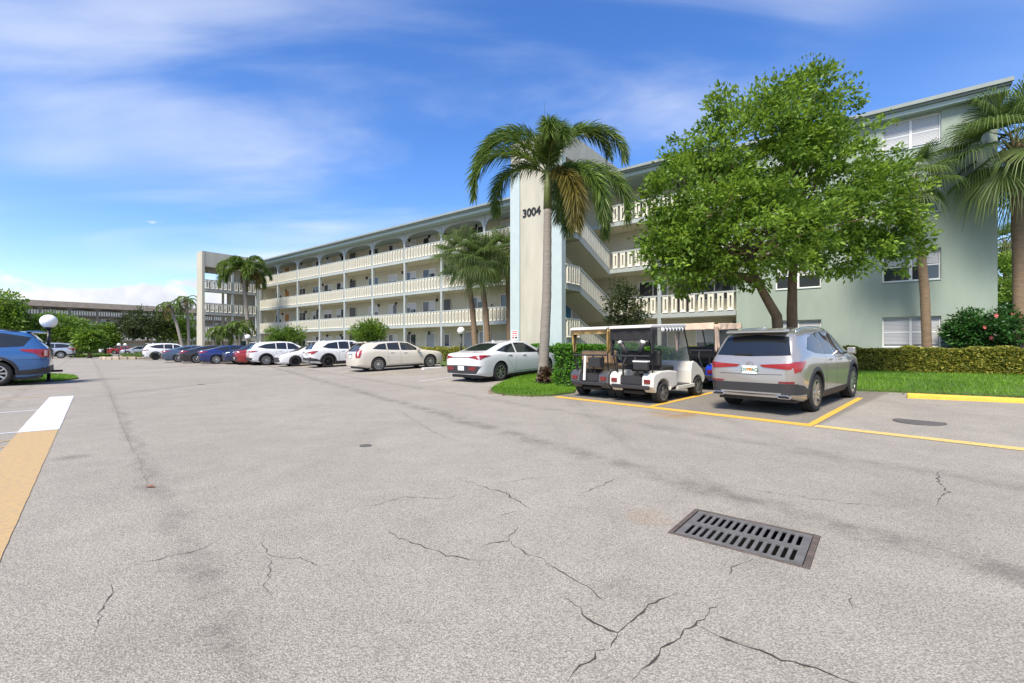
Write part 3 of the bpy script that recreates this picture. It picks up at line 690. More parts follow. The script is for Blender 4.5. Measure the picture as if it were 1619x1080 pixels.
class Shape:
    def __init__(s, L, W, H, wb, rear_oh, top, belt, sill=.20, tumble=.36, tyre=.34, rear_round=.16, cab=(-9,9)):
        s.L, s.W, s.H, s.wb, s.tyre = L, W, H, wb, tyre
        s.x0 = -(wb/2+rear_oh); s.x1 = s.x0+L; s.xr = -wb/2; s.xf = wb/2
        s.top, s.belt, s.sill, s.tumble = top, belt, sill, tumble
        e = [0,.004,.015,.035,.07,.12,.2,.3]
        s.xs = np.array(sorted(set([round(s.x0+q, 4) for q in e]+[round(s.x1-q, 4) for q in e]+[round(v, 4) for v in np.linspace(s.x0+.38, s.x1-.38, 58)])))
        X = s.xs; s.zt = smooth_interp(top, X); s.zb = np.minimum(smooth_interp(belt, X, .05), s.zt-.04)
        dr = X-s.x0; df = s.x1-X; w = np.ones_like(X)
        def corner(d, Rr, depth): return 1-depth*(1-np.sqrt(np.clip(1-(1-np.clip(d/Rr, 0, 1))**2, 0, 1)))
        w *= corner(dr, .34, .20)*corner(dr, 1.3, .05)*corner(df, .75, .24)*corner(df, 1.6, .06)
        s.w = w*W/2
        z0 = np.full_like(X, sill); z0 += .10*np.clip(1-dr/.5, 0, 1)+.04*np.clip(1-df/.4, 0, 1); s.z0 = z0
        s.secs = [s.section(i) for i in range(len(X))]
    def section(s, i):
        w, zt, zb, z0 = s.w[i], s.zt[i], s.zb[i], s.z0[i]; H = zb-z0
        pts = [(w*.90, z0), (w*.955, z0+.05), (w*.975, z0+.14*H+.03), (w*.992, z0+.42*H), (w, z0+.62*H), (w*.995, z0+.80*H), (w*.978, z0+.93*H), (w*.955, zb)]
        h = zt-zb; tum = min(s.tumble*h, w*.5); crown = min(.05, .35*h); drop = min(.075, .34*h)
        zs = zt-crown-drop; wr = w*.955-tum
        for q in (.15,.4,.65,.85,1.0): pts.append((w*.955-tum*q*.93, zb+(zs-zb)*q))
        for fy, fd in ((.975,.45),(.93,.12),(.80,0),(.45,0),(0,0)): pts.append((wr*fy, zt-crown*fy*fy-drop*fd))
        return pts
    def Y(s, x, z):
        i = int(np.clip(np.searchsorted(s.xs, x)-1, 0, len(s.xs)-2)); t = float(np.clip((x-s.xs[i])/(s.xs[i+1]-s.xs[i]), 0, 1))
        r = []
        for sec in (s.secs[i], s.secs[i+1]):
            zz = [p[1] for p in sec]; yy = [p[0] for p in sec]
            r.append(0. if z > zz[-1] else float(np.interp(z, zz, yy)))
        return r[0]*(1-t)+r[1]*t
    def F(s, i, y, z):
        sec = s.secs[i]; up = sec[4:][::-1]; zw = sec[4][1]
        lowy = float(np.interp(min(z, zw), [p[1] for p in sec[:5]], [p[0] for p in sec[:5]]))-y
        return min(lowy, float(np.interp(y, [p[0] for p in up], [p[1] for p in up]))-z)
    def Xend(s, y, z, rear=True):
        y = abs(y); n = len(s.xs); prev = None
        for i in (range(n) if rear else range(n-1, -1, -1)):
            v = s.F(i, y, z)
            if v >= 0:
                if prev is None: return float(s.xs[i])
                a, b = prev; return float(a+(s.xs[i]-a)*(0-b)/(v-b))
            prev = (s.xs[i], v)
        return float(prev[0])
    def mesh(s, arch_r, name='body'):
        n = len(s.secs[0]); V = []; F = []
        for i, x in enumerate(s.xs):
            sec = s.secs[i]
            for (y, z) in sec: V.append((x, y, z))
            for (y, z) in sec[-2::-1]: V.append((x, -y, z))
        m = 2*n-1
        for i in range(len(s.xs)-1):
            for j in range(m-1): F.append((i*m+j, (i+1)*m+j, (i+1)*m+j+1, i*m+j+1))
            F.append((i*m+m-1, (i+1)*m+m-1, (i+1)*m, i*m))
        F.append(tuple(range(m))); F.append(tuple(range((len(s.xs)-1)*m+m-1, (len(s.xs)-1)*m-1, -1)))
        me = bpy.data.meshes.new(name); me.from_pydata(V, [], F); me.update()
        bm = bmesh.new(); bm.from_mesh(me); bmesh.ops.recalc_face_normals(bm, faces=bm.faces); bm.to_mesh(me); bm.free()
        me.materials.append(M_SEAM); me.materials.append(M_PLAST)
        o = bpy.data.objects.new('tmp', me); COL.objects.link(o); cut = []
        for xw in (s.xr, s.xf):
            c = MB().lathe([(0,-s.W*.6),(arch_r,-s.W*.6),(arch_r,s.W*.6),(0,s.W*.6)], 40, Matrix.Translation((xw,0,s.tyre+.01)) @ Matrix.Rotation(R(90),4,'X'))
            cm = c.mesh('cut'); bm = bmesh.new(); bm.from_mesh(cm); bmesh.ops.remove_doubles(bm, verts=bm.verts, dist=1e-5); bmesh.ops.recalc_face_normals(bm, faces=bm.faces); bm.to_mesh(cm); bm.free()
            cm.materials.append(M_PLAST)
            co = bpy.data.objects.new('cut', cm); COL.objects.link(co); cut.append(co)
            b = o.modifiers.new('b', 'BOOLEAN'); b.operation = 'DIFFERENCE'; b.object = co; b.solver = 'EXACT'; b.material_mode = 'TRANSFER'
        bpy.context.view_layer.update()
        dg = bpy.context.evaluated_depsgraph_get(); r = bpy.data.meshes.new_from_object(o.evaluated_get(dg))
        for q in cut+[o]: bpy.data.objects.remove(q)
        r.name = name
        bm = bmesh.new(); bm.from_mesh(r)
        for f in bm.faces: f.smooth = True
        for e in bm.edges:
            if len(e.link_faces) == 2 and e.calc_face_angle(0) > R(38): e.smooth = False
        bm.to_mesh(r); bm.free(); return r
    # projected panels; lower/upper polylines in (x,z) for the side or (y,z) for the ends
    def panel(s, view, lo, hi, name, m, parent, off=.006, nu=16, nv=8, sides=(1,), depth=.012):
        def poly(pl, t):
            n = len(pl)-1; q = min(int(t*n), n-1); f = t*n-q; a, b = pl[q], pl[q+1]; return (a[0]+(b[0]-a[0])*f, a[1]+(b[1]-a[1])*f)
        res = []
        for sd_ in sides:
            V = []; F = []
            for i in range(nu+1):
                a, b = poly(lo, i/nu), poly(hi, i/nu)
                for j in range(nv+1):
                    p = (a[0]+(b[0]-a[0])*j/nv, a[1]+(b[1]-a[1])*j/nv)
                    if view == 'side':
                        y = s.Y(p[0], p[1])
                        V.append((p[0], sd_*(y+off), p[1])); V.append((p[0], sd_*(y-depth), p[1]))
                    else:
                        rear = view == 'rear'; x = s.Xend(p[0], p[1], rear); sg_ = -1 if rear else 1
                        V.append((x+sg_*off, sd_*p[0], p[1])); V.append((x-sg_*depth, sd_*p[0], p[1]))
            A = lambda i, j, k: 2*(i*(nv+1)+j)+k
            for i in range(nu):
                for j in range(nv): F.append((A(i,j,0), A(i+1,j,0), A(i+1,j+1,0), A(i,j+1,0)))
            for i in range(nu): F.append((A(i,0,1), A(i+1,0,1), A(i+1,0,0), A(i,0,0))); F.append((A(i,nv,0), A(i+1,nv,0), A(i+1,nv,1), A(i,nv,1)))
            for j in range(nv): F.append((A(0,j,0), A(0,j+1,0), A(0,j+1,1), A(0,j,1))); F.append((A(nu,j,1), A(nu,j+1,1), A(nu,j+1,0), A(nu,j,0)))
            o = MB().add(V, F).build(name, m, parent)
            bm = bmesh.new(); bm.from_mesh(o.data); bmesh.ops.recalc_face_normals(bm, faces=bm.faces)
            for f in bm.faces: f.smooth = True
            for e in bm.edges:
                if len(e.link_faces) == 2 and e.calc_face_angle(0) > R(40): e.smooth = False
            bm.to_mesh(o.data); bm.free(); res.append(o)
        return res
WHEELS = {}
def wheel_meshes(style):
    if style in WHEELS: return WHEELS[style]
    # unit tyre radius, axle along y, outer face towards -y
    Mx = Matrix.Rotation(R(90), 4, 'X')
    ty = MB().lathe([(.66,-.30),(.70,-.335),(.84,-.345),(.94,-.325),(.985,-.27),(1,-.18),(.985,-.172),(.985,-.15),(1,-.142),(1,-.02),(.985,-.012),(.985,.012),(1,.02),(1,.142),(.985,.15),(.985,.172),(1,.18),(.985,.27),(.94,.325),(.84,.345),(.70,.335),(.66,.30)], 44, Mx)
    tm = ty.mesh('wheel'); tm.materials.append(M_TYRE); tm.polygons.foreach_set('use_smooth', [True]*len(tm.polygons))
    rb = MB()
    mr = {'silver': M_RIM, 'black': M_RIMD, 'two': M_RIM, 'cap': M_RIM, 'cart': M_RIM, 'cream': mat('cream_rim', (.62,.50,.30), .5)}[style]
    rb.lathe([(.62,.335),(.685,.33),(.69,.30),(.66,.28),(.64,.10)], 36, Mx)
    rb.cur = 1; rb.lathe([(.66,.10),(.0,.08)], 24, Mx); rb.cur = 0
    nsp = {'silver': 10, 'black': 10, 'two': 5, 'cap': 7, 'cart': 5, 'cream': 12}[style]
    for k in range(nsp):
        a = 2*math.pi*k/nsp; Mr = Matrix.Rotation(a, 4, 'Y')
        pairs = [(-.06,.06)] if style in ('silver','black','cap','cream') else [(-.17,-.03),(.03,.17)]
        for (p, q) in pairs:
            wr = 1.15 if style != 'two' else 1.1
            vs = [Vector(v) for v in ((p*.8,-.27,.10),(q*.8,-.27,.10),(q*wr,-.325,.655),(p*wr,-.325,.655),(p*.8,-.15,.10),(q*.8,-.15,.10),(q*wr,-.2,.655),(p*wr,-.2,.655))]
            rb.add([Mr @ v for v in vs], [(0,1,2,3),(0,4,5,1),(1,5,6,2),(3,2,6,7),(0,3,7,4)])
    rb.lathe([(0,.30),(.10,.295),(.13,.27),(.13,.15)], 20, Mx)
    rm = rb.mesh('rim'); rm.materials.append(mr); rm.materials.append(M_RIMB)
    WHEELS[style] = (tm, rm); return WHEELS[style]
def add_wheels(t, sh, style, track_in=.0):
    tm, rm = wheel_meshes(style); r = sh.tyre; half = sh.W/2
    for xw in (sh.xr, sh.xf):
        for sd_ in (1, -1):
            o = bpy.data.objects.new('wheel', tm); COL.objects.link(o); o.parent = t
            o.scale = (r, r, r); y = half-.345*r-.012; o.location = (xw, sd_*y, r)
            o.rotation_euler = (0, random.uniform(0, 6), math.pi if sd_ > 0 else 0)
            q = bpy.data.objects.new('rim', rm); COL.objects.link(q); q.parent = o
def ring_trim(sh, xw, r0, r1, t, m, sides=(1,-1), a0=-12, a1=192):
    for sd_ in sides:
        V = []; F = []; n = 28
        for i in range(n+1):
            a = R(a0+(a1-a0)*i/n)
            for j in range(4):
                r = r0+(r1-r0)*j/3; x = xw+r*math.cos(a); z = max(sh.tyre+.01+r*math.sin(a), .16); y = sh.Y(x, max(z, sh.sill+.13))
                V.append((x, sd_*(y+(.012 if j in (1,2) else -.004)), z))
        for i in range(n):
            for j in range(3): F.append((i*4+j, i*4+j+1, (i+1)*4+j+1, (i+1)*4+j))
        MB().add(V, F).build('wheel_arch_trim', m, t, smooth=True)
BODY_CACHE = {}
def car(spec, P, heading, style, col, label, cat='car', name='parked_car', wheel='rr', detail=2, group='cars parked round the lot', **kw):
    """P: ground contact of one wheel ('rr','fr','rl','fl'); heading clockwise from +Y in degrees"""
    sh = spec['shape']; h = R(heading); d = Vector((math.sin(h), math.cos(h), 0)); rt = Vector((math.cos(h), -math.sin(h), 0))
    ax = sh.xr if wheel[0] == 'r' else sh.xf; sy = (sh.W/2-.12)*(1 if wheel[1] == 'r' else -1)
    o = Vector((P[0], P[1], 0))-d*ax*kw.get('scale', (1,1,1))[0]-rt*sy*kw.get('scale', (1,1,1))[1]
    pr, pf = o+d*sh.xr, o+d*sh.xf; zr, zf = gz(pr.x, pr.y), gz(pf.x, pf.y)
    o.z = (zr+zf)/2; t = empty(name, o, (0, -math.atan2(zf-zr, sh.wb), math.pi/2-h)); sc_ = kw.get('scale', (1,1,1)); t.scale = sc_
    tag(t, label, cat, group)
    key = spec['key']
    if key not in BODY_CACHE: BODY_CACHE[key] = sh.mesh(spec.get('arch', sh.tyre+.055))
    bo = bpy.data.objects.new('body', BODY_CACHE[key]); COL.objects.link(bo); bo.parent = t
    bo.material_slots[0].link = 'OBJECT'; bo.material_slots[0].material = col
    add_wheels(t, sh, style)
    glass = M_CARGL
    for (lo, hi) in spec['windows']: sh.panel('side', lo, hi, 'side_window', glass, t, .005, 14, 5, (1,-1))
    lo, hi = spec['rear_glass']; sh.panel('rear', lo, hi, 'rear_window', glass, t, .006, 16, 8)
    lo, hi = spec['windscreen']; sh.panel('front', lo, hi, 'windscreen', glass, t, .006, 16, 8)
    for e in spec['extra']: e(sh, t, col)
    for sd_ in (1,-1):     # mirrors
        x, z = spec['mirror']; y = sh.Y(x, z)
        mm = MB().prism([(x-.10,z+.02),(x+.04,z-.01),(x+.08,z+.05),(x+.03,z+.14),(x-.09,z+.155)], sd_*(y+.05), sd_*(y+.21), 'y').build('mirror', col if not kw.get('black_mirror') else M_PLAST, t, bevel=.02)
        MB().box(x-.03, x+.03, sd_*(y-.02), sd_*(y+.07), z+.01, z+.05).build('mirror_arm', M_PLAST, mm)
    if detail:
        for xs_ in spec['seams']:
            for sd_ in (1,-1):
                V = []; n = 16; (xa, za), (xb, zb) = xs_
                for i in range(n+1):
                    x = xa+(xb-xa)*i/n; z = za+(zb-za)*i/n; y = sh.Y(x, z)+.0015
                    V += [(x-.004, sd_*y, z), (x+.004, sd_*y, z)] if abs(xb-xa) < abs(zb-za) else [(x, sd_*y, z-.004), (x, sd_*y, z+.004)]
                MB().add(V, [(2*i, 2*i+1, 2*i+3, 2*i+2) for i in range(n)]).build('door_seam', M_SEAM, t)
        for (x, z) in spec['handles']:
            for sd_ in (1,-1):
                y = sh.Y(x, z); MB().box(x-.10, x+.10, sd_*(y-.005), sd_*(y+.028), z-.014, z+.018).build('door_handle', col if not kw.get('chrome_handle') else M_CHROME, t, bevel=.01)
    return t
def plate(sh, t, z, y=0., rear=True, txt=None):
    x = sh.Xend(abs(y)+.15, z, rear); sg_ = -1 if rear else 1; x += sg_*.012
    p = MB().box(min(x, x+sg_*.008), max(x, x+sg_*.008), y-.153, y+.153, z-.078, z+.078).build('number_plate', M_PLATE, t, bevel=.003)
    q = x+sg_*.0095
    MB().box(min(q,q-sg_*.001), max(q,q-sg_*.001), y-.05, y+.05, z-.012, z+.035).build('plate_emblem', M_PLO, p) if txt else None
    if txt:
        me = text_mesh(txt, .085, .0006, .002); l = link('plate_lettering', me, M_PLG, p); l.location = (q+sg_*.002, y, z); l.rotation_euler = (R(90), 0, R(-90) if rear else R(90))
def lamps(lo, hi, view, m=None, off=.009, name='tail_lamp', sides=(1,-1), nu=10, nv=5):
    return lambda sh, t, col: sh.panel(view, lo, hi, name, m or M_RED, t, off, nu, nv, sides)
def trimp(view, lo, hi, m, name, off=.008, sides=(1,), nu=20, nv=4):
    return lambda sh, t, col: sh.panel(view, lo, hi, name, m, t, off, nu, nv, sides)
def sills(z0, z1, m=None):
    def f(sh, t, col):
        sh.panel('side', [(sh.xr+sh.tyre+.06, z0), (sh.xf-sh.tyre-.06, z0)], [(sh.xr+sh.tyre+.06, z1), (sh.xf-sh.tyre-.06, z1)], 'sill_trim', m or M_PLAST, t, .010, 20, 3, (1,-1))
    return f
def rails(x0, x1, y, dz, m):
    def f(sh, t, col):
        for sd_ in (1,-1):
            pts = []
            for i in range(13):
                x = x0+(x1-x0)*i/12; zt = float(np.interp(x, sh.xs, sh.zt)); k = min(1, min(i, 12-i)/2)
                sec_y = y
                pts.append((x, sd_*sec_y, zt-.045+dz*k))
            MB().tube(pts, .02, 8).build('roof_rail', m, t, smooth=True)
    return f
def spoiler(x, z, w, d, m=None):
    def f(sh, t, col):
        MB().prism([(x-d,z-.03),(x+.16,z-.02),(x+.16,z+.02),(x-.4*d,z+.03),(x-d,z+.0)], -w, w, 'y').build('roof_spoiler', m or col, t, bevel=.01)
    return f
def under(z0=.23, z1=.34):
    def f(sh, t, col): MB().box(sh.x0+.25, sh.x1-.25, -sh.W/2+.16, sh.W/2-.16, z0, z1).build('underbody', M_PLAST, t)
    return f
def fin(x):
    def f(sh, t, col):
        z = float(np.interp(x, sh.xs, sh.zt)); MB().prism([(x-.09,z-.01),(x+.09,z-.01),(x-.05,z+.06),(x-.08,z+.06)], -.02, .02, 'y').build('antenna_fin', col, t, bevel=.008)
    return f

# --- mid-size SUV with raked tail
s = Shape(4.63, 1.86, 1.645, 2.66, 1.02,
    [(-2.36,.90),(-2.345,.99),(-2.30,1.06),(-2.02,1.44),(-1.90,1.56),(-1.2,1.625),(-.35,1.645),(.35,1.60),(1.25,1.13),(1.5,1.08),(2.0,.98),(2.2,.86),(2.28,.70)],
    [(-2.4,1.02),(-1.6,1.10),(-.6,1.04),(1.2,.97),(2.3,.85)], sill=.24, tyre=.365)
LEX = dict(key='lex', shape=s, mirror=(.86,1.02),
    windows=[([(-1.62,1.21),(-1.25,1.13),(-.72,1.09)],[(-1.60,1.23),(-1.28,1.43),(-.72,1.52)]), ([(-.66,1.085),(-.05,1.06)],[(-.66,1.525),(-.05,1.535)]), ([(.02,1.055),(.55,1.035),(.93,1.03)],[(.02,1.535),(.50,1.43),(.86,1.12)])],
    rear_glass=([(-.74,1.12),(0,1.10),(.74,1.12)],[(-.62,1.46),(0,1.51),(.62,1.46)]), windscreen=([(-.70,1.13),(0,1.12),(.70,1.13)],[(-.56,1.52),(0,1.56),(.56,1.52)]),
    seams=[((-.69,.36),(-.69,1.07)),((.0,.36),(-.01,1.05)),((.98,.45),(.96,1.0)),((-.69,.36),(.98,.36)),((-.85,.95),(-.69,.50))], handles=[(-.45,.965),(.25,.94)],
    extra=[under(), sills(.22,.36), fin(-1.55), rails(-1.55,.25,.60,.035,M_CHROME), spoiler(-1.98,1.575,.58,.16),
      lamps([(.26,.90),(.55,.875),(.80,.86),(.885,.80)],[(.20,.945),(.55,.965),(.80,.985),(.90,1.0)],'rear',off=.012,nu=16),
      lamps([(-2.29,.80),(-2.15,.84),(-1.93,.985)],[(-2.29,1.0),(-2.15,1.005),(-1.90,1.005)],'side',off=.012,nu=12),
      trimp('rear',[(-.84,.40),(0,.38),(.84,.40)],[(-.86,.60),(0,.60),(.86,.60)],M_PLAST,'bumper_cladding',.014),
      trimp('rear',[(-.60,.40),(0,.40),(.60,.40)],[(-.60,.43),(0,.43),(.60,.43)],M_CHROME,'bumper_strip',.022),
      trimp('rear',[(.55,.61),(.82,.605)],[(.55,.64),(.82,.65)],M_REDD,'reflector',.018,(1,-1),6,2),
      trimp('rear',[(-.62,.765),(0,.755),(.62,.765)],[(-.62,.772),(0,.762),(.62,.772)],M_SEAM,'tailgate_seam',.004),
      trimp('side',[(-2.29,.40),(-2.0,.39),(-1.76,.38)],[(-2.29,.60),(-2.05,.56),(-1.80,.46)],M_PLAST,'bumper_side_cladding',.012,(1,-1),12,4)])
def lex_extra(sh, t, col):
    global_t = t
    for xw in (sh.xr, sh.xf):
        for sd_ in (1,-1): pass
    for sd_ in (1,-1):
        e = []
        for a in (0,1):
            pass
        MB().prism([(.50*sd_,.355),(.56*sd_,.325),(.76*sd_,.325),(.80*sd_,.36),(.72*sd_,.40),(.54*sd_,.40)], -2.385, -2.30, 'x').build('exhaust_finisher', M_CHROME, t, bevel=.008)
        MB().prism([(.545*sd_,.357),(.575*sd_,.34),(.745*sd_,.34),(.77*sd_,.362),(.71*sd_,.385),(.56*sd_,.385)], -2.389, -2.386, 'x').build('exhaust_mouth', M_SEAM, t)
    # ring-and-letter emblem and lettering bars on the tailgate
    x = sh.Xend(.05, .955)-.012; V = []; n = 28
    for i in range(n):
        a = 2*math.pi*i/n
        for r in (1, .80): V.append((x, .075*r*math.cos(a), .955+.052*r*math.sin(a)))
    em = MB().add(V, [(2*i, 2*i+1, (2*i+3) % (2*n), (2*i+2) % (2*n)) for i in range(n)])
    em.add([(x,-.01,1.0),(x,.004,1.0),(x,.045,.935),(x,.03,.925)], [(0,1,2,3)]); em.add([(x,.045,.925),(x,-.065,.925),(x,-.065,.938),(x,.045,.938)], [(0,1,2,3)])
    em.build('emblem', M_CHROME, t)
    plate(sh, t, .845, 0, True, 'DVI YAQ')
    MB().box(sh.Xend(.3,1.125)-.03, sh.Xend(.3,1.125)-.012, -.02, .34, 1.12, 1.145).build('wiper', M_SEAM, t)
LEX['extra'].append(lex_extra)
def arches_trim(r0=.02, r1=.085):
    def f(sh, t, col):
        for xw in (sh.xr, sh.xf):
            for sd_ in (1,-1):
                V = []; F = []; n = 30
                for i in range(n+1):
                    a = R(-8+196*i/n)
                    for j in range(4):
                        r = sh.tyre+.055-.004+(r1)*j/3; x = xw+r*math.cos(a); z = sh.tyre+.01+r*math.sin(a); y = sh.Y(x, max(z, sh.sill+.06))
                        V.append((x, sd_*(y+(.014 if j < 3 else -.003)), z))
                for i in range(n):
                    for j in range(3): F.append((i*4+j, i*4+j+1, (i+1)*4+j+1, (i+1)*4+j))
                MB().add(V, F).build('wheel_arch_trim', M_PLAST, t, smooth=True)
    return f
LEX['extra'].append(arches_trim())
# --- fastback sedan
s = Shape(4.71, 1.825, 1.42, 2.72, 1.06,
    [(-2.43,.86),(-2.40,.985),(-2.36,1.02),(-2.05,1.055),(-1.85,1.085),(-1.0,1.345),(-.45,1.415),(-.1,1.42),(.35,1.385),(1.3,.96),(1.9,.86),(2.15,.75),(2.28,.60)],
    [(-2.45,.93),(-1.5,.985),(-.5,.945),(1.3,.875),(2.3,.74)], sill=.19, tyre=.33, tumble=.42)
SED = dict(key='sed', shape=s, mirror=(.80,.92),
    windows=[([(-1.48,1.07),(-1.0,.995),(-.52,.975)],[(-1.44,1.085),(-1.0,1.225),(-.52,1.315)]), ([(-.44,.972),(.15,.955),(.86,.935)],[(-.44,1.325),(.15,1.315),(.80,1.0)])],
    rear_glass=([(-.60,1.085),(0,1.075),(.60,1.085)],[(-.50,1.335),(0,1.36),(.50,1.335)]), windscreen=([(-.68,.98),(0,.97),(.68,.98)],[(-.54,1.32),(0,1.36),(.54,1.32)]),
    seams=[((-.55,.30),(-.50,.97)),((.98,.35),(.92,.92)),((-.55,.30),(.98,.30)),((-1.02,.80),(-.55,.32)),((-.9,.93),(-1.02,.80))], handles=[(-.85,.905),(-.05,.875)],
    extra=[under(.15,.26), sills(.165,.235), fin(-.75),
      lamps([(.40,.86),(.62,.84),(.80,.79)],[(.38,.885),(.62,.93),(.82,.955)],'rear',off=.010),
      trimp('rear',[(-.42,.862),(0,.868),(.42,.862)],[(-.42,.884),(0,.888),(.42,.884)],M_REDD,'light_bar',.009,(1,),14,2),
      lamps([(-2.33,.79),(-2.15,.86),(-1.88,.915)],[(-2.33,.95),(-2.15,.945),(-1.85,.925)],'side',off=.010),
      trimp('rear',[(-.72,.32),(0,.31),(.72,.32)],[(-.86,.585),(0,.60),(.86,.585)],M_PLAST,'bumper_cladding',.012,(1,),20,6),
      trimp('rear',[(.36,.44),(.66,.42)],[(.40,.555),(.74,.555)],M_REDD,'reflector',.016,(1,-1),6,3),
      trimp('front',[(-.70,.30),(0,.28),(.70,.30)],[(-.74,.58),(0,.64),(.74,.58)],M_PLAST,'grille',.012,(1,),20,6),
      lamps([(.42,.66),(.70,.66)],[(.42,.70),(.74,.735)],'front',M_CLEAR,.012,'head_lamp',(1,-1)),
      lambda sh, t, col: plate(sh, t, .50, 0, True, None)])
# --- estate with tall blade tail lamps
s = Shape(4.86, 1.84, 1.50, 2.88, 1.06,
    [(-2.52,.78),(-2.50,.90),(-2.46,1.0),(-2.10,1.36),(-1.98,1.43),(-1.2,1.49),(-.4,1.50),(.25,1.46),(1.12,1.02),(1.3,.98),(1.95,.91),(2.2,.80),(2.33,.62)],
    [(-2.52,.93),(-1.6,1.06),(-.5,.99),(1.1,.92),(2.3,.78)], sill=.20, tyre=.34, tumble=.38)
WAG = dict(key='wag', shape=s, mirror=(.72,.95),
    windows=[([(-1.72,1.12),(-1.3,1.08),(-.98,1.06)],[(-1.68,1.14),(-1.35,1.34),(-.98,1.385)]), ([(-.92,1.055),(-.28,1.02)],[(-.92,1.39),(-.28,1.41)]), ([(-.21,1.015),(.3,.99),(.80,.975)],[(-.21,1.41),(.25,1.36),(.74,1.06)])],
    rear_glass=([(-.60,1.02),(0,1.01),(.60,1.02)],[(-.52,1.34),(0,1.37),(.52,1.34)]), windscreen=([(-.68,1.04),(0,1.03),(.68,1.04)],[(-.56,1.38),(0,1.42),(.56,1.38)]),
    seams=[((-.90,.40),(-.95,1.05)),((-.24,.30),(-.25,1.0)),((.90,.40),(.85,.95)),((-.85,.30),(.90,.30))], handles=[(-.72,.91),(.0,.88)],
    extra=[under(.15,.28), sills(.17,.25, None), fin(-1.7), rails(-1.7,.1,.58,.02,M_CHROME), spoiler(-2.08,1.445,.56,.10),
      lamps([(.70,.70),(.82,.70)],[(.60,1.13),(.70,1.15)],'rear',off=.014,nu=6,nv=12),
      lamps([(-2.46,.70),(-2.36,.72)],[(-2.32,1.16),(-2.20,1.16)],'side',off=.014,nu=6,nv=12),
      trimp('rear',[(-.22,.86),(.22,.86)],[(-.24,.91),(.24,.91)],M_CHROME,'tailgate_handle',.02,(1,),8,2),
      lambda sh, t, col: plate(sh, t, .77, 0, True, None),
      trimp('front',[(-.45,.40),(0,.38),(.45,.40)],[(-.40,.70),(0,.72),(.40,.70)],M_PLAST,'grille',.012)])
# --- large SUV
s = Shape(5.02, 1.98, 1.78, 2.86, 1.16,
    [(-2.63,.94),(-2.615,1.10),(-2.56,1.16),(-2.33,1.46),(-2.20,1.63),(-2.05,1.70),(-1.2,1.765),(-.3,1.78),(.35,1.73),(1.25,1.23),(1.45,1.18),(2.1,1.08),(2.3,.95),(2.42,.72)],
    [(-2.65,1.12),(-1.5,1.12),(1.2,1.06),(2.4,.92)], sill=.25, tyre=.385, tumble=.30)
EXP = dict(key='exp', shape=s, mirror=(.85,1.12),
    windows=[([(-2.02,1.22),(-1.5,1.18),(-.98,1.16)],[(-2.20,1.50),(-1.6,1.62),(-.98,1.64)]), ([(-.92,1.155),(-.12,1.14)],[(-.92,1.645),(-.12,1.65)]), ([(-.05,1.14),(.4,1.13),(.96,1.12)],[(-.05,1.65),(.4,1.57),(.88,1.2)])],
    rear_glass=([(-.72,1.20),(0,1.19),(.72,1.20)],[(-.62,1.58),(0,1.61),(.62,1.58)]), windscreen=([(-.74,1.24),(0,1.23),(.74,1.24)],[(-.62,1.64),(0,1.68),(.62,1.64)]),
    seams=[((-.95,.40),(-.95,1.14)),((-.08,.40),(-.09,1.13)),((1.0,.45),(.96,1.08)),((-.95,.40),(1.0,.40)),((-2.50,.80),(-1.9,.80))], handles=[(-.65,1.03),(.2,1.02)],
    extra=[under(.18,.34), sills(.24,.38), rails(-1.95,.3,.66,.045,M_PLAST), spoiler(-2.22,1.69,.66,.26), arches_trim(),
      lamps([(-2.55,.88),(-2.42,.86),(-2.27,1.0),(-1.98,1.08)],[(-2.55,1.13),(-2.42,1.13),(-2.27,1.13),(-1.95,1.13)],'side',off=.014,nu=16),
      trimp('side',[(-2.55,.92),(-2.48,.91)],[(-2.55,1.09),(-2.48,1.09)],mat('lamp_pale',(.75,.45,.40),.2,coat=1.),'lamp_bar',.018,(1,-1),3,3),
      lamps([(.55,.88),(.86,.86)],[(.52,1.13),(.88,1.13)],'rear',off=.012),
      trimp('rear',[(-.50,.94),(.50,.94)],[(-.50,1.16),(.50,1.16)],M_PLAST,'tailgate_panel',.012),
      trimp('side',[(-2.60,.36),(-2.2,.33),(-1.88,.33)],[(-2.60,.56),(-2.2,.49),(-1.84,.46)],M_PLAST,'bumper_side_cladding',.012,(1,-1),12,4),
      trimp('rear',[(-.9,.38),(0,.36),(.9,.38)],[(-.92,.58),(0,.60),(.92,.58)],M_PLAST,'bumper_cladding',.012),
      lambda sh, t, col: MB().box(-2.86,-2.4,-.04,.04,.36,.43).build('tow_hitch', M_SEAM, t, bevel=.01)])
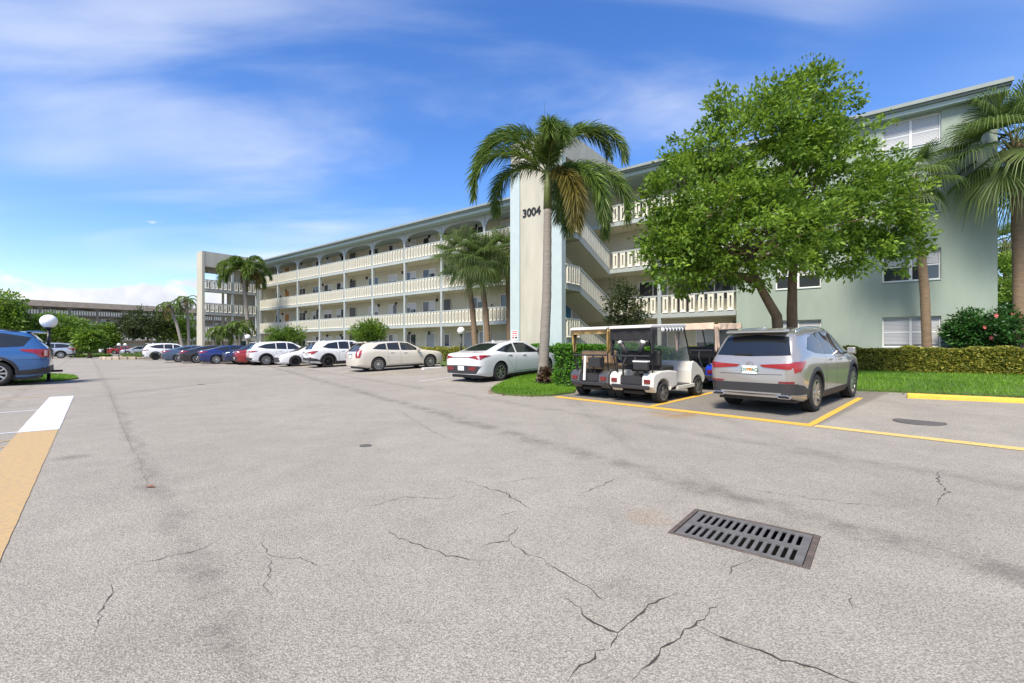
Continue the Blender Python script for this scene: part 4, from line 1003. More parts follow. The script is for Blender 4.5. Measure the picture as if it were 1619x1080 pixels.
# --- compact SUV (generic)
s = Shape(4.60, 1.86, 1.66, 2.68, .98,
    [(-2.33,.92),(-2.315,1.06),(-2.26,1.12),(-2.02,1.45),(-1.88,1.58),(-1.1,1.645),(-.3,1.66),(.35,1.61),(1.22,1.15),(1.45,1.10),(2.0,1.0),(2.2,.86),(2.28,.68)],
    [(-2.35,1.04),(-1.6,1.10),(-.6,1.05),(1.2,.99),(2.3,.86)], sill=.24, tyre=.36)
CUV = dict(key='cuv', shape=s, mirror=(.84,1.03),
    windows=[([(-1.85,1.26),(-1.3,1.15),(-.72,1.11)],[(-1.82,1.29),(-1.35,1.46),(-.72,1.53)]), ([(-.66,1.105),(-.02,1.075)],[(-.66,1.535),(-.02,1.54)]), ([(.05,1.07),(.5,1.055),(.92,1.05)],[(.05,1.54),(.48,1.44),(.84,1.14)])],
    rear_glass=([(-.66,1.13),(0,1.12),(.66,1.13)],[(-.56,1.49),(0,1.52),(.56,1.49)]), windscreen=([(-.70,1.16),(0,1.15),(.70,1.16)],[(-.57,1.53),(0,1.57),(.57,1.53)]),
    seams=[((-.69,.38),(-.69,1.08)),((.02,.38),(.01,1.06)),((.98,.45),(.95,1.02)),((-.69,.38),(.98,.38))], handles=[(-.45,.98),(.25,.96)],
    extra=[under(), sills(.22,.38), fin(-1.5), spoiler(-1.95,1.595,.58,.16), arches_trim(),
      lamps([(.42,.95),(.86,.90)],[(.38,1.0),(.88,1.04)],'rear',off=.012), lamps([(-2.24,.90),(-1.86,1.0)],[(-2.24,1.04),(-1.84,1.03)],'side',off=.012),
      trimp('rear',[(-.82,.36),(0,.34),(.82,.36)],[(-.86,.56),(0,.58),(.86,.56)],M_PLAST,'bumper_cladding',.014),
      trimp('front',[(-.62,.42),(0,.40),(.62,.42)],[(-.60,.76),(0,.80),(.60,.76)],M_PLAST,'grille',.012),
      trimp('front',[(-.60,.765),(0,.80),(.60,.765)],[(-.60,.79),(0,.83),(.60,.79)],M_CHROME,'grille_bar',.016),
      lamps([(.50,.78),(.80,.80)],[(.50,.86),(.84,.90)],'front',M_CLEAR,.012,'head_lamp',(1,-1)),
      lambda sh, t, col: plate(sh, t, .80, 0, True, None)])
P_SILVER = paint('silver_paint', (.40,.38,.35), .6, .28); P_WHITE = paint('white_car_paint', (.68,.69,.70), 0, .25); P_CREAM = paint('cream_pearl_paint', (.62,.58,.50), .1, .25)
P_BLUE = paint('blue_metallic_paint', (.035,.13,.33), .35, .25); P_DBLUE = paint('deep_blue_paint', (.012,.03,.16), .3, .22); P_SLATE = paint('slate_blue_paint', (.08,.12,.19), .5, .25)
P_BLACK = paint('dark_grey_paint', (.03,.028,.035), .4, .22); P_NAVY = paint('navy_paint', (.02,.03,.09), .4, .22); P_RED = paint('red_car_paint', (.30,.018,.022), .2, .25); P_LSIL = paint('pale_silver_paint', (.50,.54,.60), .5, .28)
car(LEX, G(1283,650), 49.5, 'two', P_SILVER, 'silver mid-size SUV with roof rails parked beside the golf carts', 'suv', scale=(.93,.88,.965))
car(SED, G(789,602), 41, 'cap', P_WHITE, 'white fastback sedan with full-width tail light parked by the grass island', 'sedan', black_mirror=True)
car(WAG, G(598,587), 51, 'silver', P_CREAM, 'cream estate car with tall red blade tail lamps', 'station wagon')
car(LEX, G(519,580.7), 51, 'black', P_WHITE, 'white SUV with black wheels next to the cream estate car', 'suv', name='parked_car')
car(SED, G(467,579.3), 231, 'black', P_WHITE, 'white sedan parked nose out, dark grille towards the lane', 'sedan', wheel='fl')
car(CUV, G(421,577.6), 51, 'silver', P_WHITE, 'white SUV between the nose-out white sedan and the red car', 'suv')
car(SED, G(401,576.8), 51, 'silver', P_RED, 'red car mostly hidden behind a white SUV in the row', 'car')
car(CUV, G(379,576), 231, 'silver', P_NAVY, 'navy SUV parked nose out with bright grille bar', 'suv', wheel='fl')
car(SED, G(342,575.5), 51, 'silver', P_DBLUE, 'bright deep blue sedan in the far row', 'sedan')
car(SED, G(311,574.3), 51, 'silver', P_BLACK, 'dark grey sedan left of the deep blue sedan', 'sedan')
car(SED, G(282,573), 51, 'silver', P_SLATE, 'slate blue sedan second from the end of the far row', 'sedan')
car(CUV, G(246,569.5), 51, 'black', P_WHITE, 'white SUV at the far left end of the row', 'suv')
car(EXP, G(-8,611), 228, 'silver', P_BLUE, 'blue metallic SUV cut off by the left edge of the photo', 'suv', wheel='rl', scale=(1.05,)*3)
car(EXP, G(96,566.6), 228, 'silver', P_LSIL, 'pale silver SUV parked beyond the globe lamp on the left', 'suv', wheel='rl', detail=1)
car(SED, at(237,560,72), 228, 'silver', P_LSIL, 'distant silver sedan seen side-on beside the far trees', 'sedan', wheel='rl', detail=0)
car(SED, at(181,559,80), 60, 'silver', P_RED, 'distant red car parked before the far building', 'car', detail=0)
car(CUV, at(166,558,86), 60, 'silver', P_WHITE, 'distant white car left of the distant red car', 'car', detail=0)

# ------------------------------------------------------------------ golf carts
M_CANV = mat('black_canvas', (.02,.02,.022), .8, bump=.4, bscale=14); M_TANC = mat('tan_canvas', (.62,.46,.34), .8, var=.1, vscale=6, bump=.4, bscale=12); M_OLDC = mat('yellowed_vinyl', (.42,.28,.10), .5, var=.3, vscale=6, bump=.5, bscale=14)
M_SEAT = mat('tan_vinyl', (.40,.26,.14), .6); M_BSEAT = mat('black_vinyl', (.02,.02,.02), .6); M_CARTR = mat('cart_roof', (.60,.58,.54), .5)
def clear_plastic():
    m = mat('cart_screen', (.55,.6,.6), .05, spec=.6); m.node_tree.nodes['Principled BSDF'].inputs['Alpha'].default_value = .28; return m
def golf_cart(P, heading, body, roofm, rim, label, canvas=None, extra=None, seat=M_BSEAT):
    h = R(heading); d = Vector((math.sin(h), math.cos(h), 0)); rt = Vector((math.cos(h), -math.sin(h), 0))
    o = Vector((P[0], P[1], 0))-rt*.52; pf = o+d*1.65; o.z = gz(o.x, o.y)
    t = empty('golf_cart', o, (0, -math.atan2(gz(pf.x, pf.y)-o.z, 1.65), math.pi/2-h)); tag(t, label, 'golf cart', 'golf carts in the first stalls'); t.scale = (.95,)*3
    r = .235; tm, rm = wheel_meshes(rim)
    for x in (0, 1.65):
        for sd_ in (1,-1):
            w = bpy.data.objects.new('wheel', tm); COL.objects.link(w); w.parent = t; w.scale = (r, r*1.25, r); w.location = (x, sd_*.50, r); w.rotation_euler = (0, random.uniform(0,6), math.pi if sd_ > 0 else 0)
            q = bpy.data.objects.new('rim', rm); COL.objects.link(q); q.parent = w
    # rear body: two fender pods with arches, a well between them
    def podpoly():
        p = [(-.46,.40),(-.44,.62),(-.36,.70),(-.10,.745),(.30,.74),(.60,.70),(.62,.36),(.36,.30)]
        for i in range(9): a = R(-5+190*i/8); p.append((.30*math.cos(a), .27+.29*math.sin(a)) if True else 0)
        return p
    for sd_ in (1,-1): MB().prism(podpoly(), sd_*.30, sd_*.60, 'y').build('rear_fender', body, t, bevel=.035, segs=3)
    MB().box(-.42,.60,-.298,.298,.40,.60).build('bag_well', M_PLAST, t, bevel=.02)
    MB().box(-.50,-.455,-.52,.52,.335,.43).build('rear_bumper', M_PLAST, t, bevel=.02)
    MB().box(-.435,-.425,-.27,.27,.44,.64).build('rear_panel', M_PLAST, t)
    for sd_ in (1,-1): MB().box(-.475,-.44,sd_*.37,sd_*.53,.47,.57).build('tail_lamp', M_REDD, t, bevel=.012)
    MB().box(.55,1.60,-.56,.56,.29,.35).build('floor', M_PLAST, t, bevel=.01); MB().box(-.3,1.9,-.3,.3,.2,.28).build('chassis', M_SEAM, t)
    for sd_ in (1,-1): MB().box(.6,1.45,sd_*.55,sd_*.60,.25,.34).build('rocker_panel', body, t, bevel=.01)
    # front cowl with arches
    cp = [(1.28,.34),(1.30,.66),(1.36,.86),(1.44,.90),(1.62,.84),(1.90,.66),(2.02,.50),(2.02,.38),(1.95,.33)]
    for i in range(8): a = R(10+165*i/7); cp.append((1.65+.275*math.cos(a), .25+.275*math.sin(a)))
    MB().prism(cp, -.58, .58, 'y').build('front_cowl', body, t, bevel=.04, segs=3)
    MB().box(.05,.60,-.53,.53,.70,.84).build('seat_cushion', seat, t, bevel=.04); MB().box(-.06,.07,-.53,.53,.86,1.20).build('seat_back', seat, t, bevel=.04)
    sw = MB().tube([(1.10+.16*math.cos(R(30*k))*.4, .27+.17*math.sin(R(30*k)), 1.06+.16*math.cos(R(30*k))*.9) for k in range(13)], .014, 6).build('steering_wheel', M_SEAM, t); MB().tube([(1.1,.27,1.06),(1.36,.27,.80)], .02, 6).build('steering_column', M_SEAM, t)
    # posts and roof
    for sd_ in (1,-1):
        MB().tube([(-.30,sd_*.50,.70),(-.36,sd_*.53,1.1),(-.30,sd_*.52,1.74)], .017, 6).build('roof_post', M_SEAM, t); MB().tube([(1.42,sd_*.53,.86),(1.08,sd_*.52,1.76)], .017, 6).build('roof_post', M_SEAM, t)
    V = []; nx, ny = 12, 8; rfm = MB()
    for zz, of in ((0,0),(1,.0)):
        pass
    MB().prism([(-.48,1.74),(-.46,1.79),(-.38,1.815),(1.02,1.83),(1.13,1.80),(1.15,1.755),(1.12,1.74)], -.57, .57, 'y').build('roof', roofm, t, bevel=.03, segs=3)
    MB().add([(1.40,-.50,.88),(1.40,.50,.88),(1.10,.50,1.72),(1.10,-.50,1.72)], [(0,1,2,3)]).build('windscreen', clear_plastic(), t).modifiers.new('solid', 'SOLIDIFY').thickness = .006
    MB().tube([(-.38,-.40,.70),(-.40,-.40,1.10),(-.40,.40,1.10),(-.38,.40,.70)], .02, 6).build('bag_rack', M_SEAM, t); MB().box(-.44,-.36,-.50,.50,1.08,1.12).build('rack_bar', M_PLAST, t, bevel=.01)
    for y in (-.12,.12): MB().tube([(-.40,y,1.10),(-.50,y*1.3,.9),(-.42,y*1.8,.62)], .022, 6).build('bag_strap', M_CANV, t)
    if extra: extra(t)
    return t
def cloth(t, quad, m, name, n=10, amp=.02, seed=0):
    rr = random.Random(seed); V = []; F = []
    A, B_, C2, D = [Vector(q) for q in quad]; nm = (B_-A).cross(D-A).normalized()
    for i in range(n+1):
        for j in range(n+1):
            u, v = i/n, j/n; p = A*(1-u)*(1-v)+B_*u*(1-v)+C2*u*v+D*(1-u)*v
            V.append(p+nm*amp*(math.sin(u*19+seed)+.6*math.sin(u*31+v*5))*(.3+.7*v))
    for i in range(n):
        for j in range(n): F.append((i*(n+1)+j, (i+1)*(n+1)+j, (i+1)*(n+1)+j+1, i*(n+1)+j+1))
    o = MB().add(V, F).build(name, m, t, smooth=True); o.modifiers.new('solid','SOLIDIFY').thickness = .012; return o
def cart_white(t):
    cloth(t, [(-.42,-.54,1.74),(-.42,.54,1.74),(-.40,.54,1.46),(-.40,-.54,1.46)], M_CANV, 'rolled_rear_curtain', 12, .02, 1)
    for sd_ in (1,-1):
        cloth(t, [(-.42,sd_*.56,1.74),(-.22,sd_*.56,1.74),(-.36,sd_*.54,1.12),(-.42,sd_*.55,1.10)], M_CANV, 'side_curtain', 10, .015, 2)
        MB().tube([(-.36,sd_*.30,1.40),(-.30,sd_*.16,1.12)], .06, 10).build('golf_club_tube', M_PLAST, t, smooth=True); MB().tube([(-.372,sd_*.325,1.455),(-.36,sd_*.30,1.40)], .062, 10).build('tube_cap', M_WHITE, t, smooth=True)
    k = 14
    for i in range(k): x = .0+1.0*i/k; MB().tube([(x,-.565,1.69),(x+.069,-.565,1.69)], .045 if i % 2 else .05, 10).build('rolled_stripe_curtain', M_CANV if i % 2 else M_SIGNW, t, smooth=True)
    MB().box(-.52,-.40,-.50,-.12,.78,1.02).build('cooler_box', M_PLAST, t, bevel=.03); MB().box(-.525,-.395,-.505,-.115,.96,1.0).build('cooler_lid', M_WHITE, t, bevel=.015)
def cart_dark(t):
    for sd_ in (1,-1): cloth(t, [(-.40,sd_*.56,1.74),(-.16,sd_*.56,1.74),(-.28,sd_*.54,1.18),(-.40,sd_*.53,1.14)], M_OLDC, 'side_curtain', 10, .02, 3)
    cloth(t, [(-.42,-.54,1.74),(-.42,.54,1.74),(-.41,.54,1.63),(-.41,-.54,1.63)], M_OLDC, 'rolled_rear_curtain', 12, .02, 4)
    MB().tube([(-.50,.10,.46),(-.44,.10,1.08)], .035, 8).build('white_bag_tube', M_WHITE, t); MB().prism([(-.54,.80),(-.34,.80),(-.32,1.05),(-.56,1.05)], -.42, -.06, 'y').build('basket', M_PLAST, t, bevel=.02)
def cart_tan(t):
    for sd_ in (1,-1): cloth(t, [(-.46,sd_*.58,1.80),(-.18,sd_*.58,1.80),(-.22,sd_*.57,1.15),(-.40,sd_*.57,1.05)], M_TANC, 'side_curtain', 10, .03, 5)
    cloth(t, [(-.50,-.60,1.86),(-.50,.60,1.86),(-.53,.60,1.68),(-.53,-.60,1.68)], M_TANC, 'rolled_rear_curtain', 12, .03, 6)
    cloth(t, [(-.3,-.62,1.84),(1.2,-.62,1.84),(1.2,-.64,1.68),(-.3,-.64,1.66)], M_TANC, 'rolled_side_curtain', 14, .03, 7)
P_CARTW = paint('cart_white_paint', (.70,.68,.62), 0, .35); P_CARTG = paint('cart_charcoal_paint', (.06,.06,.062), 0, .4); P_CARTB = paint('cart_blue_paint', (.01,.04,.42), .2, .25)
golf_cart(G(976,629), 47, P_CARTG, M_CARTR, 'cream', 'charcoal golf cart with yellowed curtains next to the green hedge', extra=cart_dark, seat=M_SEAT)
golf_cart(G(1047,637), 49, P_CARTW, M_CARTR, 'cart', 'white golf cart with black rear curtain and striped rolled side curtain', extra=cart_white)
golf_cart(G(1141,616), 49, P_CARTB, M_TANC, 'cart', 'blue golf cart with tan rolled curtains behind the silver SUV', extra=cart_tan)
# ------------------------------------------------------------------ vegetation
M_BARK = mat('grey_brown_bark', (.17,.115,.07), .95, var=.35, vscale=7, bump=.8, bscale=18, stretch=(1,1,.4))
M_PALMB = mat('palm_trunk', (.25,.222,.19), .95, var=.25, vscale=6, bump=.6, bscale=12, stretch=(.5,.5,5))
M_PALMR = mat('brown_palm_trunk', (.235,.165,.105), .95, var=.3, vscale=8, bump=.8, bscale=14, stretch=(.6,.6,4))
L_TREE = leafmat('tree_leaf', (.035,.10,.010), (.25,.39,.04), .34); L_DARK = leafmat('dark_leaf', (.016,.035,.010), (.085,.11,.03), .2)
L_HEDGE = leafmat('bright_hedge_leaf', (.04,.14,.012), (.14,.34,.03)); L_VAR = leafmat('variegated_leaf', (.06,.11,.018), (.56,.52,.10)); L_FAR = leafmat('far_leaf', (.05,.12,.016), (.19,.31,.03))
L_PALM = leafmat('palm_leaf', (.028,.075,.013), (.19,.27,.045), .3, .38); L_PALMY = leafmat('palm_leaf_aged', (.07,.07,.012), (.24,.19,.035), .25, .45); L_SABAL = leafmat('fan_palm_leaf', (.028,.065,.016), (.15,.22,.05), .25, .5)
L_GRASS = leafmat('grass_blade', (.055,.15,.010), (.20,.38,.03), .3); L_BUSH = leafmat('hibiscus_leaf', (.016,.06,.014), (.06,.17,.03), .22, .3)
def unit(v): return v/np.maximum(np.linalg.norm(v, axis=1, keepdims=True), 1e-9)
def leaves(name, C, D, size, m, parent=None, width=.45, tint=None, droop=.2):
    """diamond leaves: centres C, directions D"""
    n = len(C); D = unit(D+rng.normal(0, .001, D.shape)); up = unit(rng.normal(0, 1, (n,3))+np.array([0,0,1.1])); S = unit(np.cross(D, up)); Nn = np.cross(S, D)
    sz = (size*rng.uniform(.65,1.3,n))[:,None]
    b = C-D*sz*.5; tip = C+D*sz*.5-Nn*sz*droop*.5; l = C+S*sz*width*.5+Nn*sz*.06; r = C-S*sz*width*.5+Nn*sz*.06
    V = np.stack([b,l,tip,r], 1).reshape(-1,3); F = np.arange(4*n).reshape(n,4)
    F3 = np.concatenate([F[:,[0,1,2]], F[:,[0,2,3]]]); t = rng.beta(1.6,2.2,n) if tint is None else tint
    return link(name, fast_mesh(name, V, F3, np.repeat(t, 4)), m, parent)
def clumps(lobes, n_cl, per, r_cl, shell=.55):
    """leaf positions in clumps spread through ellipsoid lobes [(centre, radii)]"""
    vol = np.array([l[1][0]*l[1][1]*l[1][2] for l in lobes])**.75; pick = rng.choice(len(lobes), n_cl, p=vol/vol.sum())
    cen = np.array([l[0] for l in lobes])[pick]; rad = np.array([l[1] for l in lobes])[pick]
    d = unit(rng.normal(0,1,(n_cl,3))); rr = shell+(1-shell)*rng.random(n_cl)**.6
    cc = cen+d*rad*rr[:,None]*rng.uniform(.86,1.1,(n_cl,1)); rc = r_cl*rng.uniform(.6,1.4,n_cl)
    q = unit(rng.normal(0,1,(n_cl*per,3)))*(rng.random((n_cl*per,1))**.45)
    P = np.repeat(cc, per, 0)+q*np.repeat(rc, per)[:,None]*np.array([1,1,.72])
    D = unit(q*.9+np.repeat(d, per, 0)*.6+rng.normal(0,.45,(n_cl*per,3))+np.array([0,0,.05]))
    tone = np.repeat(rng.beta(1.1,1.3,n_cl), per)*.62+rng.beta(1.5,2.,n_cl*per)*.38
    return P, D, tone, cc
def limb_path(a, b, n=7, wob=.12, sag=0.):
    a, b = Vector(a), Vector(b); L_ = (b-a).length; pts = []
    for i in range(n+1):
        t = i/n; p = a.lerp(b, t)
        if 0 < i < n: p += Vector((random.gauss(0,1), random.gauss(0,1), random.gauss(0,.5)))*wob*L_*.12
        p.z += sag*math.sin(math.pi*t); pts.append(p)
    return pts
def tree(name, label, base, trunks, lobes, n_cl, per, leaf, r_cl, lm, limbs=14, cat='tree', group=None, tr=.12, shell=.5, bark=None, width=.45):
    base = Vector(base); t = empty(name, base); tag(t, label, cat, group); bk = bark or M_BARK
    P, D, tone, cc = clumps([((Vector(c)-base), r) for c, r in lobes], n_cl, per, r_cl, shell)
    leaves('crown', P, D, leaf, lm, t, width, tone)
    ends = []
    for pts in trunks:
        pts = [Vector(p)-base for p in pts]; n = len(pts); rad = [tr*(1-.55*i/(n-1)) for i in range(n)]
        mb = MB(); mb.tube(pts, rad, 10); o = mb.build('trunk', bk, t, smooth=True); ends.append((pts[-1], rad[-1]))
        for k in range(limbs//len(trunks)):
            tgt = Vector(cc[random.randrange(len(cc))]); st = pts[-1].lerp(pts[-2], random.random()*.7)
            mid = st.lerp(tgt, .5)+Vector((0,0,.25)); pp = limb_path(st, mid, 4)+limb_path(mid, tgt, 5)[1:]
            lm_ = MB().tube(pp, [rad[-1]*.75*(1-.88*i/(len(pp)-1)) for i in range(len(pp))], 6); lo = lm_.build('limb', bk, t, smooth=True)
            tw = MB()
            for q in range(5):
                e = Vector(cc[random.randrange(len(cc))]); s0 = pp[random.randrange(3, len(pp))]
                if (e-s0).length < 2.2: tw.tube(limb_path(s0, e, 4), [rad[-1]*.22,rad[-1]*.18,rad[-1]*.14,rad[-1]*.1,rad[-1]*.05], 4)
            if tw.v: tw.build('twigs', bk, lo)
    return t
# ---- lawn between lot and building
def lawn_mesh(name, poly, hfun, m, n=40):
    xs = [p[0] for p in poly]; ys = [p[1] for p in poly]
    bm = bmesh.new(); vs = [bm.verts.new((x, y, 0)) for x, y in poly]; f = bm.faces.new(vs)
    x0, x1, y0, y1 = min(xs), max(xs), min(ys), max(ys)
    for i in range(1, n):
        for ax, lo, hi in ((0, x0, x1), (1, y0, y1)):
            c = lo+(hi-lo)*i/n; co = Vector((c,0,0)) if ax == 0 else Vector((0,c,0)); no = Vector((1,0,0)) if ax == 0 else Vector((0,1,0))
            bmesh.ops.bisect_plane(bm, geom=bm.verts[:]+bm.edges[:]+bm.faces[:], plane_co=co, plane_no=no)
    for v in bm.verts: v.co.z = hfun(v.co.x, v.co.y)
    # skirt
    be = [e for e in bm.edges if len(e.link_faces) == 1]; r = bmesh.ops.extrude_edge_only(bm, edges=be)
    for v in r['geom']:
        if isinstance(v, bmesh.types.BMVert): v.co.z -= .12
    me = bpy.data.meshes.new(name); bm.to_mesh(me); bm.free()
    o = link(name, me, m); o['kind'] = 'structure'; return o
def lawn_h(x, y): return gz(x, y)+.045
def blx(s, y): p = bw(s, y); return (p.x, p.y)
LAWN = [blx(*q) for q in ((47.,-10.2),(75,-10.2),(75,-.35),(44,-.35),(44,-5.6),(40,-5.6),(40,-.35),(8,-.35),(8,-4),(34,-4.3),(36.5,-6.3),(41,-7.3),(46.8,-7.4))]
LAWN = [LAWN[i] for i in range(len(LAWN))]
lawn_mesh('lawn', LAWN, lawn_h, M_GRASSG, 30)
isl = [G(*p).xy[:] for p in ((776,618),(792,608),(815,600),(842,594),(868,592),(900,600),(912,614),(908,622),(872,626.5),(835,627),(800,625),(782,622))]
lawn_mesh('grass_island', isl, lambda x, y: gz(x, y)+.05, M_GRASSG, 8)
il2 = [G(*p).xy[:] for p in ((10,606),(60,604.5),(100,602.5),(124,599),(118,595.5),(95,593.5),(40,594),(-30,598))]
lawn_mesh('grass_island', il2, lambda x, y: .05, M_GRASSG, 6)
def in_poly(P, poly):
    x, y = P[:,0], P[:,1]; c = np.zeros(len(P), bool); n = len(poly); j = n-1
    for i in range(n):
        xi, yi = poly[i]; xj, yj = poly[j]
        c ^= ((yi > y) != (yj > y)) & (x < (xj-xi)*(y-yi)/(yj-yi+1e-12)+xi); j = i
    return c
def grass(poly, n, h, hfun, label, near=None):
    a = np.array(poly); lo, hi = a.min(0), a.max(0); P = rng.uniform(lo, hi, (n, 2)); P = P[in_poly(P, poly)]
    if near is not None: P = P[rng.random(len(P)) < np.clip(near/np.hypot(P[:,0], P[:,1]), 0, 1)**1.5]
    k = len(P); z = np.array([hfun(x, y) for x, y in P]); B = np.column_stack([P, z])
    ang = rng.uniform(0, 2*np.pi, k); w = .006+.004*rng.random(k); S = np.column_stack([np.cos(ang), np.sin(ang), np.zeros(k)])*w[:,None]
    hh = h*rng.uniform(.5,1.3,k); T = B+np.column_stack([rng.normal(0,.35,k)*hh, rng.normal(0,.35,k)*hh, hh])
    V = np.stack([B-S, B+S, T], 1).reshape(-1,3); F = np.arange(3*k).reshape(k,3)
    patch = .5+.5*np.sin(P[:,0]*1.7+np.cos(P[:,1]*1.3)*2); t = np.clip(rng.beta(2,2,k)*.7+patch*.3, 0, 1)
    o = link('grass', fast_mesh('grass', V, F, np.repeat(t, 3)), L_GRASS); o['kind'] = 'stuff'; o['label'] = label; o['category'] = 'grass'; return o
grass([blx(44,-10.25), blx(64,-10.25), blx(64,-2), blx(44,-2)], 260000, .075, lawn_h, 'short bright lawn grass before the long hedge', 11)
grass(isl, 30000, .07, lambda x, y: gz(x, y)+.05, 'grass tuft island at the end of the golf cart stalls')
grass(il2, 16000, .07, lambda x, y: .05, 'small grass island behind the blue SUV')
# dry leaf litter along the lawn edges
def litter(path, n, spread, label):
    P = []
    for _ in range(n):
        k = random.randrange(len(path)-1); a, b_ = Vector(path[k]), Vector(path[k+1]); p = a.lerp(b_, random.random()); p += Vector((random.gauss(0, spread), random.gauss(0, spread))); P.append((p.x, p.y, gz(p.x, p.y)+.012))
    P = np.array(P); D = rng.normal(0,1,(n,3))*np.array([1,1,.12]); o = leaves('leaf_litter', P, D, .055, leafmat('dry_leaf', (.10,.045,.02), (.34,.20,.08), .1), None, .5); o['kind'] = 'stuff'; o['label'] = label; o['category'] = 'leaves'
litter([isl[k] for k in (3,2,1,0,11,10,9,8)], 330, .09, 'dry fallen leaves along the rim of the grass island')
litter([blx(50,-10.3), blx(62,-10.3)], 160, .16, 'dry fallen leaves along the lawn edge')
# ---- hedges
def hedge(name, label, path, width, z1, leaf, lm, dens=900, zfun=None, core=(.02,.03,.01), group=None):
    base = Vector((path[0][0], path[0][1], 0)); base.z = gz(*base.xy); t = empty(name, base); tag(t, label, 'hedge', group)
    C = []; D = []; core_mb = MB()
    for i in range(len(path)-1):
        a, b = Vector(path[i]), Vector(path[i+1]); L_ = (b-a).length; d = (b-a)/L_; nrm = Vector((-d.y, d.x)); w = width/2
        n = int(dens*L_); q = rng.random((n,3)); face = rng.random(n); H = z1-.0
        u = q[:,0]*L_; zb = np.array([gz(*(a+d*x)) for x in u[::max(1, n//20)]]).mean()
        bumpy = .06*np.sin(u*3.1)+.04*np.sin(u*7.3+1)
        side = np.where(face < .42, -1., 1.); istop = face > .66
        off = np.where(istop, (q[:,1]*2-1)*w, side*(w-.10*rng.random(n)+bumpy*.5)); z = np.where(istop, z1-.10*rng.random(n)**2+bumpy, zb+.05+(z1-zb-.05)*q[:,2])
        if i in (0, len(path)-2):
            m = rng.random(n) < .12; u = np.where(m, (0 if i == 0 else L_)+rng.normal(0,.05,n), u); off = np.where(m, (q[:,1]*2-1)*w, off)
        P = np.column_stack([a.x+d.x*u+nrm.x*off, a.y+d.y*u+nrm.y*off, z]); dn = np.column_stack([nrm.x*side*~istop, nrm.y*side*~istop, np.where(istop, 1., .25)])
        C.append(P-np.array(base)); D.append(unit(dn*.7+rng.normal(0,.6,(n,3))))
        M = Matrix.Translation((a.x-base.x, a.y-base.y, 0)) @ Matrix.Rotation(math.atan2(d.y, d.x), 4, 'Z')
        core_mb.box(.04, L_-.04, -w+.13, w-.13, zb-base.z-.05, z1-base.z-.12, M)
    core_mb.build('inner_core', mat('hedge_core', core, .95), t)  # plain dark box added inside the leaves to block the view through
    leaves('foliage', np.concatenate(C), np.concatenate(D), leaf, lm, t, .55)
    return t
hs0 = G(884,617).xy
hdv = Vector((math.sin(R(49)), math.cos(R(49))))
hedge('clipped_hedge', 'bright green clipped hedge block beside the charcoal golf cart', [hs0[:]+() if False else tuple(hs0+hdv*.35), tuple(hs0+hdv*3.3)], 1.05, 1.27, .085, L_HEDGE, 5200)
hedge('clipped_hedge', 'green clipped hedge running behind the golf carts', [blx(48.9,-9.5), blx(51.6,-9.6)], .8, 1.22, .09, L_HEDGE, 2600)
hedge('variegated_hedge', 'long low yellow-green hedge below the sage end wall', [blx(44.2,-1.6), blx(52.,-1.55), blx(62.,-1.5)], 1.05, 1.20, .11, L_VAR, 5600, core=(.05,.065,.02))
hedge('variegated_hedge', 'low yellow-green hedge behind the cream estate car', [blx(29.3,-2.0), blx(35.4,-2.2)], 1.0, 1.20, .11, L_VAR, 1700)
hedge('variegated_hedge', 'low yellow-green hedge at the foot of the stair tower', [blx(40.2,-6.1), blx(43.8,-6.2)], .8, 1.32, .10, L_HEDGE, 2000)
# ---- broadleaf trees
def lob(px, py, rx, ry, Y, rd=None): c = at(px, py, Y); k = Y/FPX; return (c, (rx*k, rd or rx*k*.9, ry*k))
TB = at(1236, 549, 14.0); TB.z = gz(TB.x, TB.y)+.04; TB2 = at(1254,549,14.3); TB2.z = TB.z
lobes = [lob(1105,330,95,120,13.6), lob(1085,410,70,60,13.3), lob(1190,240,120,95,14.0), lob(1265,185,82,72,14.2), lob(1180,370,140,85,13.6), lob(1300,300,110,115,14.1), lob(1385,325,72,85,14.3),
         lob(1432,385,42,48,14.4), lob(1335,405,65,36,13.9), lob(1050,345,42,80,13.4), lob(1290,140,40,28,14.3)]
tree('shade_tree', 'large leafy tree with two trunks behind the silver SUV', TB,
     [[TB, at(1228,500,14.0), at(1208,465,13.9), at(1190,430,13.9), at(1180,380,13.8)], [at(1190,440,13.9)+Vector((0,0,.0)), at(1165,438,13.7), at(1140,425,13.6)], [TB2, at(1252,490,14.3), at(1253,440,14.3), at(1257,385,14.2), at(1270,320,14.2)]],
     lobes, 1280, 46, .145, .36, L_TREE, 30, tr=.17, shell=.45, width=.5)
b0 = at(985,549,19.5); b0.z = gz(b0.x, b0.y)
tree('dark_small_tree', 'small dark-leaved tree in front of the stair behind the golf carts', b0, [[b0, at(984,525,19.5), at(985,500,19.5)]], [lob(985,492,36,36,19.5), lob(985,462,22,20,19.5), lob(1004,500,22,18,19.4)], 140, 26, .13, .28, L_DARK, 6, tr=.06, shell=.2)
b0 = at(1568,549,16.9); b0.z = .3
tb_ = tree('hibiscus_bush', 'dark round bush with pink flowers right of the sage wall', b0, [[b0, at(1568,535,16.9)]], [lob(1560,522,54,36,16.8), lob(1600,515,40,36,16.9), lob(1530,528,30,28,16.8)], 700, 28, .13, .22, L_BUSH, 4, 'bush', tr=.05, shell=.5)
M_PINK = mat('pink_petal', (.75,.16,.16), .6)
